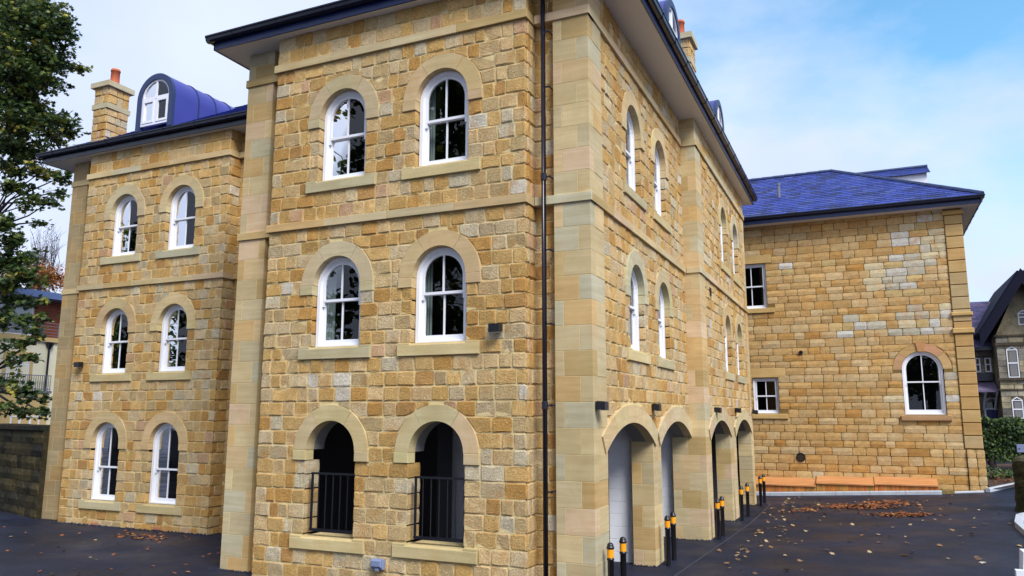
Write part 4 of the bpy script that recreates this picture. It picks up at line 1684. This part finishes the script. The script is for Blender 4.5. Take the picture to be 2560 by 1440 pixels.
def flat_window(par, T, a, b, z0, z1, bars, surround=None, wd=.07):
    if surround:
        mb = MB()
        e = .16
        for q in ((a - e, a, z0, z1 + .25), (b, b + e, z0, z1 + .25), (a, b, z1, z1 + .25)):
            box(mb, T, q[0], q[1], -.02, .03, q[2], q[3])
        mb.build('surround', M[surround], par)
    mb = MB()
    for q in ((a, a + wd, z0, z1), (b - wd, b, z0, z1), (a + wd, b - wd, z1 - wd, z1), (a + wd, b - wd, z0, z0 + wd)):
        box(mb, T, q[0], q[1], -.03, .015, q[2], q[3])
    for u in bars[0]:
        box(mb, T, u - .05, u + .05, -.03, .012, z0 + wd, z1 - wd)
    for z in bars[1]:
        box(mb, T, a + wd, b - wd, -.03, .010, z - .03, z + .03)
    f_ = mb.build('window', M['paint'], par)
    mb = MB()
    mb.add([T(a + .02, -.012, z0 + .02), T(b - .02, -.012, z0 + .02), T(b - .02, -.012, z1 - .02), T(a + .02, -.012, z1 - .02)], [(0, 1, 2, 3)])
    mb.build('pane', M['darkglass'], f_)
    return f_


M['darkglass'] = mat('dark_window_glass', (.012, .014, .02), .05, spec=.6)
flat_window(CH, TC, 22.95, 24.05, 1.15, 2.65, ((23.5,), (2.3,)), 'bandstone')
flat_window(CH, TC, 20.0, 21.2, 1.15, 2.65, ((20.6,), (2.3,)), 'bandstone')
flat_window(CH, TC, 23.0, 24.7, -1.2, .25, ((23.6, 24.15), (-.2,)), 'bandstone')
mb = MB()
box(mb, I3, CX, CX + .35, 21.5, 25.05, .98, 1.1)
mb.build('balcony_slab', M['steel'], CH)
mb = MB()
box(mb, I3, CX, CX + .3, 21.6, 24.95, -2.5, .975)
mb.build('bay_wall', M['bandstone'], CH)
flat_window(CH, side(CX + .3), 23.2, 24.6, -1.3, .2, ((23.65, 24.15), (-.1,)))
mb = MB()
for z in (1.16, 1.8):
    box(mb, side(CX + .3), 21.5, 25.0, -.02, .02, z, z + .035)
u = 21.5
while u < 25:
    box(mb, side(CX + .3), u, u + .018, -.01, .01, 1.1, 1.82)
    u += .105
mb.build('balcony_railing', M['steel'], CH)
mb = MB()
tube(mb, [(CX + .08, 24.9, 3.2), (CX + .08, 24.9, -2.4)], [.05, .05], 8)
lathe(mb, CX + .1, 24.9, [(.05, 3.1), (.09, 3.2), (.17, 3.3), (.19, 3.42)], 8)
mb.build('downpipe', M['gutter'], CH)

LEAF = [(0, -.5), (.16, -.34), (.48, -.30), (.30, -.05), (.52, .18), (.22, .16), (0, .55), (-.22, .16), (-.52, .18), (-.30, -.05), (-.48, -.30), (-.16, -.34)]
LEAF_S = [(0, -.5), (.32, -.1), (.2, .25), (0, .55), (-.25, .2), (-.3, -.15)]


def leaf(mb, p, size, nrm, col, shape=LEAF, spin=None):
    a = nrm.orthogonal().normalized()
    b = nrm.cross(a).normalized()
    th = rnd.uniform(0, 6.283) if spin is None else spin
    c, s_ = math.cos(th), math.sin(th)
    a, b = a * c + b * s_, b * c - a * s_
    fold = rnd.uniform(.05, .25)
    mb.add([tuple(p + a * (x * size) + b * (y * size) + nrm * (abs(x) * fold * size)) for x, y in shape], [tuple(range(len(shape)))], col)


def rv(): return Vector((rnd.gauss(0, 1), rnd.gauss(0, 1), rnd.gauss(0, 1)))


PAL_GR = [(srgb(66, 86, 40), 5), (srgb(52, 74, 36), 5), (srgb(92, 106, 44), 4), (srgb(122, 124, 50), 2.2), (srgb(150, 140, 56), .6), (srgb(42, 62, 38), 3)]


def tree(name, label, cat, trunk, clumps, leaf_size, pal, cover, tr=.3, shape=LEAF, group=None, off_=.11, belt=None):
    """trunk: list of points; clumps: (centre, radii), each fed by a limb; leaves hang in sprays along the twigs"""
    t_ = None if belt is not None else thing(name, trunk[0], label, cat, group)
    tb = MB()
    n = len(trunk)
    tube(tb, trunk, [tr * (1 - .6 * i / (n - 1)) for i in range(n)], 10)
    cb = MB()
    tops = [Vector(p) for p in trunk]
    for (c, r) in clumps:
        c, r = Vector(c), Vector(r)
        src = min(tops[1:], key=lambda q: (q - c).length + (2.5 if q.z > c.z + 1 else 0))
        mid = src.lerp(c, .5) + Vector((jit(.4), jit(.4), jit(.3) + .25))
        l0 = (src - c).length
        r0 = min(tr * .3, .012 + .008 * l0)
        tube(tb, [src, mid, c], [r0, r0 * .6, r0 * .28], 6)
        area = math.pi * r.x * r.z
        nl_all = int(cover * area / (.55 * leaf_size ** 2))
        ntw = max(4, int(nl_all / 16))
        for k in range(ntw):
            d = rv().normalized()
            e = c + Vector((d.x * r.x, d.y * r.y, d.z * r.z)) * rnd.uniform(.35, 1.05)
            st_ = c.lerp(mid, rnd.random() * .25) + Vector((jit(.3) * r.x, jit(.3) * r.y, jit(.2) * r.z))
            m2 = st_.lerp(e, .55) + rv() * .08
            tube(tb, [st_, m2, e], [r0 * .18 + .005, .007, .003], 4, cap=False)
            base = pick(pal)
            for q in range(16):
                tt = rnd.random() ** .45
                pp = st_.lerp(m2, tt * 2) if tt < .5 else m2.lerp(e, tt * 2 - 1)
                o3 = rv() * off_
                o3.z *= .6
                col = pick(pal) if rnd.random() < .4 else base
                k_ = rnd.uniform(.75, 1.3)
                nr = (Vector((0, -.25, .8)) + rv() * .55).normalized()
                leaf(cb, pp + o3, leaf_size * rnd.uniform(.6, 1.15), nr, tuple(v * k_ for v in col), shape)
    if belt is not None:
        belt.add(tb.v, tb.f, srgb(52, 44, 46))
        b_ = len(belt.v)
        belt.v.extend(cb.v)
        belt.f.extend(tuple(i + b_ for i in f) for f in cb.f)
        belt.c.extend(cb.c)
        return
    tb.build('trunk', M['bark'], t_, smooth=True)
    cb.build('crown', M['foliage'], t_, attr=True)
    return t_


def at(px, py, y):
    """point on the plane at depth y seen at a photo pixel (used to measure the place, units metres)"""
    a, b = (px - 1280) / 1935.3, -(py - 720) / 1935.3
    v = rt * a + up * b + fw
    return v * (y / v.y)


SY = [(-33.6, 19.6, G0 - .2), (-33.5, 19.7, 1.0), (-33.4, 19.6, 4), (-33.2, 19.6, 7.5), (-33.2, 19.5, 11), (-33.3, 19.5, 14), (-33.0, 19.5, 18)]
CL = []
for (px, py, y, rx, ry, rz) in (
        (20, 20, 18.5, 2.2, 2.0, 1.3), (80, 60, 18, 1.5, 1.6, .95), (140, 85, 18.6, 1.2, 1.2, .7), (165, 62, 18, .7, .9, .4), (110, 20, 19, 1.2, 1.2, .7),
        (10, 120, 17.5, 1.8, 1.6, .9), (70, 140, 18, 1.6, 1.5, .8), (130, 145, 18.5, 1.1, 1.2, .6), (170, 163, 18.7, .55, .7, .28), (198, 168, 18.6, .28, .4, .14),
        (40, 200, 18, 1.7, 1.5, .8), (95, 195, 18.3, 1.2, 1.2, .6), (120, 205, 18.2, .5, .7, .35), (10, 260, 18, 1.4, 1.4, .7), (60, 255, 18.5, 1.2, 1.2, .6),
        (40, 310, 18, 1.6, 1.4, .7), (110, 290, 18.6, 1.1, 1.1, .45), (160, 300, 18.8, .8, .9, .35), (185, 330, 19, .5, .8, .3), (130, 335, 18.8, 1.0, 1.1, .5),
        (20, 370, 18, 1.5, 1.4, .6), (80, 380, 18.5, 1.3, 1.3, .55), (40, 420, 18.5, 1.2, 1.2, .4), (110, 425, 19, .9, 1.0, .3), (160, 440, 19.2, .7, .9, .24),
        (60, 470, 18.6, .8, .9, .26), (95, 500, 18.6, .7, .8, .22), (125, 505, 18.8, .5, .6, .2), (150, 480, 19, .5, .6, .2), (60, 515, 18.3, .5, .6, .2), (100, 555, 18.4, .4, .5, .16), (20, 470, 18, .7, .8, .3),
        (10, 560, 17, .8, .9, .35), (40, 600, 17, .9, 1.0, .4), (20, 650, 17, 1.1, 1.1, .5), (70, 640, 17.2, .6, .7, .3), (55, 690, 17, .9, .9, .35), (10, 710, 17, .8, .8, .4),
        (40, 750, 17, .7, .7, .3), (90, 760, 17.2, .5, .6, .22), (110, 800, 17.3, .4, .5, .2), (60, 810, 17, .7, .7, .28), (15, 800, 16.8, .7, .7, .3), (100, 840, 17.3, .5, .5, .18), (40, 860, 16.8, .7, .7, .2),
        (80, 895, 16.9, .35, .4, .12), (30, 900, 16.7, .5, .5, .16), (10, 950, 16.6, .6, .6, .24), (50, 975, 16.7, .6, .6, .22), (95, 1000, 16.8, .45, .5, .16), (25, 1025, 16.6, .6, .6, .2), (110, 1035, 16.9, .3, .35, .1), (70, 1035, 16.8, .4, .4, .12)):
    CL.append((at(px, py, y + jit(.6)), (rx * .8, ry, rz * 1.2)))
tree('sycamore_tree', 'big green and yellowing sycamore at the left edge, overhanging the cream building', 'tree', SY, CL, .19, PAL_GR, 6.0, .42)

PAL_OR = [(srgb(176, 112, 48), 4), (srgb(150, 96, 44), 3), (srgb(190, 132, 66), 2), (srgb(120, 86, 50), 1.5)]
BY = 42
c = at(95, 760, BY)
BT = [(c.x - .5, BY, G0), (c.x - .3, BY, 6), (c.x, BY, 11), (c.x + .4, BY, 14)]
CL = [(at(px, py, BY + jit(1.5)), (rx, 1.2, rz)) for (px, py, rx, rz) in ((60, 690, 1.5, .9), (110, 700, 1.3, .8), (142, 695, .9, .8), (90, 720, 1.6, .5), (30, 700, 1.6, .9), (148, 712, .7, .6), (120, 672, .9, .6), (85, 660, .9, .6))]
tt_ = tree('beech_tree', 'distant beech with orange leaves below and bare twigs above, over the cream building roof', 'tree', BT, CL, .24, PAL_OR, 4.5, .22, shape=LEAF_S, off_=.25)
tb = MB()
for k in range(60):
    a = at(rnd.uniform(60, 145), rnd.uniform(690, 735), BY + jit(1))
    e = at(rnd.uniform(85, 165) - 10, rnd.uniform(560, 700), BY + jit(1.5))
    if (e - a).length > 5.5:
        e = a + (e - a).normalized() * 5.5
    m_ = a.lerp(e, .5) + rv() * .25
    tube(tb, [a, m_, e], [.028, .016, .007], 4, cap=False)
    for q in range(6):
        s_ = a.lerp(e, rnd.uniform(.35, 1))
        tube(tb, [s_, s_ + Vector((jit(.7), jit(.5), rnd.uniform(.1, .9)))], [.014, .006], 3, cap=False)
tb.build('bare_twigs', M['bark'], tt_)

# trees across the drive behind the photographer: they are what the window panes mirror
belt = MB()
for (x, y, h) in ((-19.5, -13, 25), (-27, -12, 25), (-23.5, -19, 27), (-12, -16, 20), (-45, -10, 12), (4.5, -17, 12)):
    tr_ = [(x, y, G0), (x + .2, y, 2), (x, y + .2, 7), (x + .3, y, h * .6), (x, y, h * .85)]
    cl = []
    for k in range(58):
        a = rnd.uniform(0, 6.28)
        q = rnd.uniform(.5, 4.8)
        cl.append(((x + q * math.cos(a), y + q * math.sin(a), rnd.uniform(1.0, h)), (1.9, 1.9, 1.3)))
    tree('tree_belt', '', '', tr_, cl, .5, PAL_GR, 1.6, .35, shape=LEAF_S, off_=.3, belt=belt)
belt.build('tree_belt', M['foliage'], kind='stuff', attr=True)

# ------------------------------------------------------------------ right background: villa, hedge, bed, gate pier
V = thing('stone_villa', (8, 47, gz(8, 45)), 'sooty stone villa with steep dark gable, behind the hedge at the far right', 'house')
VY = 45.0
TV = front(VY)
PV = [(srgb(176, 170, 154), 4), (srgb(160, 156, 146), 3), (srgb(188, 178, 150), 2), (srgb(124, 122, 118), 2)]
lv = []
BX0, BX1 = 6.05, 9.4            # gabled bay
GX, GZ = 7.28, 6.95             # apex


def villa_wall(T, a, b, z0, z1, rects, hgt=.3):
    wall_stones(lv, T, a, b, courses(z0, z1, max(1, round((z1 - z0) / hgt))), PV, rects, ln=(.35, .8), nu=2, nz=1, bulge=(.002, .01))


villa_wall(TV, BX0, BX1, -2, 3.85, [(6.45, 6.95, -.2, .95, .1), (7.2, 7.7, -.2, .95, .1), (6.42, 6.95, 1.82, 3.38, .1), (7.2, 7.7, 1.82, 3.38, .1)])
T2 = front(VY + 1.6)
villa_wall(T2, 4.0, BX0, -2, 3.6, [(5.22, 5.5, 2.2, 2.98, .1), (5.66, 5.98, 2.2, 2.98, .1), (5.6, 6.05, -2, .75, .1)])
mb = MB()
box(mb, I3, BX0, BX1, VY + .01, VY + 6, -2.5, 3.85, srgb(110, 100, 80))
box(mb, I3, 3.0, BX0, VY + 1.61, VY + 7, -2.5, 3.6, srgb(110, 100, 80))
vs = [(BX0 - .02, VY, 3.86), (BX1 + .02, VY, 3.86), (GX + .02, VY, GZ - .35), (BX0 - .02, VY + 6, 3.86), (BX1 + .02, VY + 6, 3.86), (GX + .02, VY + 6, GZ - .35)]
mb.add(vs, [(0, 1, 2), (3, 5, 4), (0, 2, 5, 3), (1, 4, 5, 2)], srgb(158, 148, 126))
mb.build('wall', M['villa'], V, attr=True)
for _, m_ in lv:
    m_.build('stone', M['villa'], V, attr=True)
# gable roof with deep dark barge boards
for (ex, ez) in ((5.35, 3.95), (9.3, 3.9)):
    mb = MB()
    d = Vector((GX - ex, 0, GZ - ez))
    dn = Vector((-d.z, 0, d.x)).normalized() * (1 if ex < GX else -1)
    P = []
    for y in (VY - .75, VY + 7):
        for (px, pz) in ((ex, ez), (GX, GZ)):
            P += [(px, y, pz), (px + dn.x * .16, y, pz + dn.z * .16)]
    mb.add(P, [(0, 2, 3, 1), (4, 5, 7, 6), (0, 4, 6, 2), (1, 3, 7, 5), (0, 1, 5, 4), (2, 6, 7, 3)], srgb(18, 18, 34))
    mb.build('gable_roof', M['tarred'], V)
    mb = MB()
    P = []
    for y in (VY - .83, VY - .76):
        for (px, pz) in ((ex - .05 * (1 if ex < GX else -1), ez - .05), (GX, GZ + .05)):
            P += [(px, y, pz - .62), (px, y, pz + .12)]
    mb.add(P, [(0, 2, 3, 1), (4, 5, 7, 6), (0, 4, 6, 2), (1, 3, 7, 5), (0, 1, 5, 4), (2, 6, 7, 3)])
    mb.build('barge_board', M['tarred'], V)
mb = MB()
mb.add([(2.5, VY + 1.0, 3.45), (BX0 + .4, VY + 1.0, 3.45), (GX + .4, VY + 4.6, 6.25), (2.5, VY + 4.6, 6.25)], [(0, 1, 2, 3)])
mr = mb.build('roof', M['slateroof'], V)
vp = (6.25 - 3.45) / 3.6
vct = 1 / math.sqrt(1 + vp * vp)
slates(mr, lambda u, s, h: (u, VY + .98 + s * vct - h * vp * vct, 3.44 + s * vp * vct + h * vct), lambda s: (3.6, BX0 + .6 + s * .2), 22, .205, .3, None, [(srgb(74, 66, 104), 3), (srgb(60, 56, 92), 3), (srgb(90, 74, 104), 1)], 0, mt='villaslate')
mb = MB()
box(mb, I3, 2.5, BX0 - .02, VY + .9, VY + 1.0, 3.28, 3.46)
mb.build('gutter', M['gutter'], V)
for (z0, z1, n) in ((3.42, 3.55, .1), (3.86, 3.95, .07), (1.70, 1.82, .12), (1.22, 1.30, .06)):
    mb = MB()
    box(mb, TV, BX0 - .05, BX1, -.05, n, z0, z1, srgb(96, 88, 76))
    mb.build('string_course', M['villa'], V, attr=True)


def lancet(T, a, b, z0, z1, meet):
    f_ = flat_window(V, T, a, b, z0, z1, ((), (meet,)), wd=.045)
    mb = MB()
    u = (a + b) / 2
    mb.add([T(a, .016, z1), T(u, .016, z1 + .16), T(b, .016, z1), T(a + .06, .016, z1), T(u, .016, z1 + .1), T(b - .06, .016, z1), T(a, -.02, z1), T(u, -.02, z1 + .16), T(b, -.02, z1)], [(0, 3, 4, 1), (1, 4, 5, 2), (0, 1, 7, 6), (1, 2, 8, 7)])
    mb.build('window_head', M['paint'], f_)
    mb = MB()
    mb.add([T(a + .06, .01, z1 - .01), T(b - .06, .01, z1 - .01), T(u, .01, z1 + .11)], [(0, 1, 2)])
    mb.build('pane', M['darkglass'], f_)
    mb = MB()
    for k in range(7):
        uu = a + .1 + k * .045
        mb.add([T(uu, -.008 + .003 * (k % 2), z0 + .08), T(uu + .045, -.008 + .003 * ((k + 1) % 2), z0 + .08), T(uu + .045, -.008 + .003 * ((k + 1) % 2), z1 - .08), T(uu, -.008 + .003 * (k % 2), z1 - .08)], [(0, 1, 2, 3)])
    mb.build('curtain', M['reveal'], f_)


lancet(TV, 6.45, 6.93, 1.84, 3.22, 2.55)
lancet(TV, 7.2, 7.68, 1.84, 3.22, 2.55)
lancet(TV, 6.47, 6.93, -.15, .75, .3)
lancet(TV, 7.2, 7.68, -.15, .75, .3)
lancet(front(VY - .01), 7.09, 7.55, 4.42, 5.0, 4.8)
flat_window(V, T2, 5.25, 5.5, 2.2, 2.95, ((), (2.6,)))
flat_window(V, T2, 5.68, 5.97, 2.2, 2.95, ((), (2.6,)))
# porch: slate lean-to on white brackets, blue door with fanlight
mb = MB()
mb.add([(3.6, VY + .2, 1.25), (BX0 - .06, VY + .2, 1.25), (BX0 - .06, VY + 1.55, 1.72), (3.6, VY + 1.55, 1.72), (3.6, VY + .2, 1.15), (BX0 - .06, VY + .2, 1.15), (BX0 - .06, VY + 1.55, 1.6), (3.6, VY + 1.55, 1.6)], [(0, 1, 2, 3), (4, 7, 6, 5), (0, 4, 5, 1)], srgb(104, 92, 116))
mb.build('porch_roof', M['villaslate'], V, attr=True)
mb = MB()
box(mb, I3, 3.6, BX0 - .08, VY + 1.3, VY + 1.58, 1.75, 2.15)
mb.build('porch_parapet', M['gutter'], V)
for x in (4.95, 5.45, 5.95):
    mb = MB()
    tube(mb, [(x, VY + 1.5, .3), (x, VY + .9, .8), (x, VY + .3, 1.14)], [.05, .05, .05], 6)
    tube(mb, [(x, VY + .3, 1.14), (x, VY + 1.5, 1.14)], [.05, .05], 6)
    mb.build('porch_bracket', M['paint'], V)
mb = MB()
arch_frame(mb, T2, 5.83, .36, .29, -2.0, .55, -.05, .04, 12)
box(mb, T2, 5.54, 6.12, -.05, .04, .3, .37)
dr = mb.build('door_frame', M['paint'], V)
mb = MB()
box(mb, T2, 5.54, 6.12, -.04, .01, -2, .3)
for (a, b) in ((5.58, 5.8), (5.86, 6.08)):
    for (z0, z1) in ((-1.8, -1.0), (-.8, .2)):
        box(mb, T2, a, b, .0, .03, z0, z1, ch=.01)
mb.build('door', M['bluedoor'], V)
mb = MB()
mb.add([T2(5.83 + .29 * math.cos(math.pi * k / 12), .0, .37 + (.18 if 0 < k < 12 else 0) + .29 * math.sin(math.pi * k / 12)) for k in range(13)], [tuple(range(13))])
mb.build('fanlight', M['darkglass'], dr)


def hedge_mass(label, x0, x1, y0, y1, z0, z1, n, size, pal):
    t_ = thing('hedge', ((x0 + x1) / 2, (y0 + y1) / 2, z0), label, 'hedge')
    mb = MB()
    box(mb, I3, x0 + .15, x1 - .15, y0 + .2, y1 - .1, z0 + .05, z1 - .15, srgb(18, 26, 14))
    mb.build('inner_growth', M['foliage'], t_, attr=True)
    mb = MB()
    for k in range(n):
        f_ = rnd.random()
        if f_ < .72:
            p = Vector((rnd.uniform(x0, x1), y0 + abs(rnd.gauss(0, .13)), rnd.uniform(z0, z1)))
            nr = Vector((0, -1, .35))
        else:
            p = Vector((rnd.uniform(x0, x1), rnd.uniform(y0, y1), z1 - abs(rnd.gauss(0, .08))))
            nr = Vector((0, -.3, 1))
        p.y += .12 * math.sin(p.x * 3.1) * math.sin(p.z * 4.2)
        p.z += .04 * math.sin(p.x * 7)
        leaf(mb, p, size * rnd.uniform(.6, 1.2), (nr + rv() * .5).normalized(), pick(pal), LEAF_S)
    mb.build('leaves', M['foliage'], t_, attr=True)
    return t_


PAL_HG = [(srgb(52, 78, 34), 4), (srgb(38, 60, 30), 4), (srgb(74, 100, 40), 2.5), (srgb(100, 118, 50), .8)]
HG = hedge_mass('clipped dark green hedge behind the stone gate pier, right of the old building', 3.55, 9.5, 33, 34.4, -1.62, -.10, 7000, .12, PAL_HG)
# stems, mulch bed and small plants under the hedge
for (x, y, r) in ((3.97, 33.2, .15), (5.4, 33.4, .13), (6.6, 33.4, .12)):
    mb = MB()
    tube(mb, [(x, y, gz(x, y) - .1), (x + .02, y, -1.8), (x - .03, y + .05, -1.3)], [r, r * .9, r], 9)
    mb.build('stem', M['bark'], HG, smooth=True)
mb = MB()
bx = [(3.2, 27.5), (3.9, 28.5), (4.65, 29.85), (6.3, 31.4), (9, 32.9)]
vs, fs = [], []
for i, (x, y) in enumerate(bx):
    vs += [(x + .08, y + .05, gz(x, y) + .09), (x - .3 if i == 0 else x, 36.5, gz(x, y) + .28)]
    if i:
        fs.append((2 * i - 2, 2 * i, 2 * i + 1, 2 * i - 1))
mb.add(vs, fs)
mb.build('planting_bed', M['mulch'], kind='structure')
for i, (x, y, h, lab) in enumerate(((3.55, 30.4, .5, 'bushy green plant in the bed against the corner of the old building'), (4.05, 30.9, .35, 'low grey-green plant in the bed left of the dark hedge stem'), (4.62, 31.6, .55, 'taller leafy plant in the bed beside the gate pier'), (4.35, 31.2, .28, 'small yellowish plant in the bed, right of the dark hedge stem'))):
    t_ = thing('bed_plant', (x, y, gz(x, y) + .1), lab, 'plant')
    sb, lb = MB(), MB()
    for k in range(16):
        e = Vector((x + jit(.3), y + jit(.25), gz(x, y) + .1 + rnd.uniform(.4, 1) * h))
        tube(sb, [(x + jit(.08), y + jit(.08), gz(x, y)), e], [.008, .004], 4)
        for q in range(13):
            leaf(lb, Vector((x, y, gz(x, y))).lerp(e, rnd.uniform(.4, 1.05)) + rv() * .04, .085, (Vector((0, -.4, 1)) + rv() * .6).normalized(), pick([(srgb(70, 104, 62), 3), (srgb(104, 128, 60), 2), (srgb(56, 84, 70), 2), (srgb(150, 140, 70), .5)]), LEAF_S)
    sb.build('stems', M['bark'], t_)
    lb.build('leaves', M['foliage'], t_, attr=True)

# mossy stone gate pier with its little white sign
GP = thing('gate_pier', (3.4, 22.3, gz(3.4, 22.3)), 'dark mossy round-topped stone gate pier at the right edge', 'gate pier')
for i, (r0, r1, z0, z1) in enumerate(((.50, .50, -2.3, -1.80), (.50, .49, -1.797, -1.42), (.49, .47, -1.417, -1.10))):
    mb = MB()
    lathe(mb, 3.58, 22.35, [(r0 + (r1 - r0) * k / 5, z0 + (z1 - z0) * k / 5) for k in range(6)], 22, srgb(70, 66, 46))
    mb.v = [(x + .05 * mnoise.noise(Vector((x, y, z)) * 5), y + .05 * mnoise.noise(Vector((y, z, x)) * 5), z) for x, y, z in mb.v]
    mb.build('pier_stone', M['mossy'], GP, attr=True)
mb = MB()
lathe(mb, 3.58, 22.35, [(.47, -1.097), (.48, -1.06), (.44, -1.0), (.33, -.94), (.18, -.91), (.02, -.90)], 22, srgb(92, 90, 72))
mb.v = [(x + .05 * mnoise.noise(Vector((x, y, z)) * 4), y, z + .03 * mnoise.noise(Vector((y, z, x)) * 5)) for x, y, z in mb.v]
mb.build('cap_stone', M['mossy'], GP, attr=True)
SG = thing('sign_board', (3.5, 22.1, -.95), 'small pale grey sign board standing on the mossy gate pier', 'sign')
mb = MB()
box(mb, front(22.2), 3.20, 3.75, -.02, .012, -.87, -.68, ch=.004)
mb.build('board', M['grey_plastic'], SG)
mb = MB()
tube(mb, [(3.5, 22.23, -1.0), (3.5, 22.23, -.8)], [.02, .02], 6)
mb.build('bracket', M['steel'], SG)
mb = MB()
for x in (3.25, 3.70):
    lathe(mb, x, 22.18, [(.012, -.785), (.012, -.765)], 8)
mb.build('screws', M['black'], SG)
GPst = thing('gate_post', (1.55, 10.2, gz(1.5, 10)), 'white painted gate post leaning in at the bottom right corner', 'post')
mb = MB()
vs = []
for (x, z) in ((1.33, -2.4), (1.42, -1.44)):
    vs += [(x, 10.1, z), (x + .2, 10.1, z), (x + .2, 10.35, z), (x, 10.35, z)]
mb.add(vs, [(0, 1, 5, 4), (1, 2, 6, 5), (2, 3, 7, 6), (3, 0, 4, 7), (4, 5, 6, 7)])
mb.build('post', M['paint'], GPst)
mb = MB()
box(mb, I3, 1.325, 1.42, 10.02, 10.12, -1.80, -1.62)
mb.build('hinge_box', M['paint'], GPst)

# ------------------------------------------------------------------ fallen leaves and grit
gm = MB()


def grit(x, y, r):
    z = gz(x, y)
    p = [(x + r * rnd.uniform(.6, 1.2) * math.cos(a), y + r * rnd.uniform(.6, 1.2) * math.sin(a), z - .005) for a in (.3, 1.6, 2.8, 4.1, 5.3)]
    gm.add(p + [(x + jit(r * .4), y + jit(r * .4), z + r * rnd.uniform(.5, 1.3))], [(i, (i + 1) % 5, 5) for i in range(5)])


for k in range(420):
    grit(rnd.uniform(-17.9, -12.9), 12.96 - abs(rnd.gauss(0, .05)), rnd.uniform(.012, .04))
for k in range(160):
    grit(rnd.uniform(-10.1, -9.3), 10.27 - abs(rnd.gauss(0, .05)), rnd.uniform(.01, .03))
for (x0, x1, y) in ((-3.84, -3.42, 13.54), (-3.84, -3.1, 16.72), (-3.5, -3.1, 19.97), (-3.5, -3.1, 23.71)):
    for k in range(60):
        grit(rnd.uniform(x0, x1), y - abs(rnd.gauss(0, .04)), rnd.uniform(.01, .03))
for (y0, y1, x) in ((13.56, 14.13, -3.42), (16.74, 17.36, -3.1), (19.99, 20.95, -3.11), (23.7, 24.3, -3.1)):
    for k in range(70):
        grit(x + abs(rnd.gauss(0, .05)), rnd.uniform(y0, y1), rnd.uniform(.01, .03))
gm.build('grit', M['asphalt'], kind='stuff', org=(0, 15, G0))
mb = MB()
PL = [(srgb(146, 84, 42), 4), (srgb(124, 70, 38), 4), (srgb(98, 58, 38), 3), (srgb(170, 116, 62), 1.5), (srgb(184, 150, 104), .6)]
PS = [(srgb(176, 152, 116), 3), (srgb(186, 156, 100), 2), (srgb(140, 104, 70), 3), (srgb(100, 76, 60), 3), (srgb(196, 186, 166), .7)]


def ground_leaf(x, y, size, pal, lift=.012):
    leaf(mb, Vector((x, y, gz(x, y) + lift + rnd.random() * .015)), size, (Vector((0, 0, 1)) + rv() * .22).normalized(), pick(pal))


for (cx, cy, rx, ry, n) in ((-.25, 23.3, 1.0, .55, 420), (.35, 24.4, .55, .45, 160), (-.9, 23.4, .4, .4, 60), (.62, 21.4, .62, .32, 330), (-1.6, 22.4, .7, .5, 50)):
    for k in range(n):
        ground_leaf(cx + rx * rnd.gauss(0, .52), cy + ry * rnd.gauss(0, .6), rnd.uniform(.06, .13), PL, .008 + rnd.random() * .012)
for k in range(150):
    y = rnd.uniform(11.5, 26.4)
    x = rnd.uniform(-2.9, 3.2)
    ground_leaf(x, y, rnd.uniform(.05, .12), PS)
for k in range(90):
    y = rnd.uniform(13.6, 26)
    ground_leaf(-2.4 + abs(rnd.gauss(0, .35)), y, rnd.uniform(.05, .11), PS)
for k in range(120):
    ground_leaf(rnd.uniform(-22, -10), rnd.uniform(8.6, 12.9), rnd.uniform(.04, .09), PL)
for k in range(60):
    a, q = rnd.uniform(0, 6.283), math.sqrt(rnd.random())
    ground_leaf(-14.2 + .9 * q * math.cos(a), 12.2 + .3 * q * math.sin(a), .09, PL)
for k in range(420):
    ground_leaf(rnd.uniform(3.5, 7), 28.8 + rnd.random() * 5.5, rnd.uniform(.08, .14), PL, .16)
ground_leaf(.42, 15.4, .15, [(srgb(200, 160, 100), 1)])
mb.build('fallen_leaves', M['leafdry'], kind='stuff', attr=True, org=(0, 20, G0))
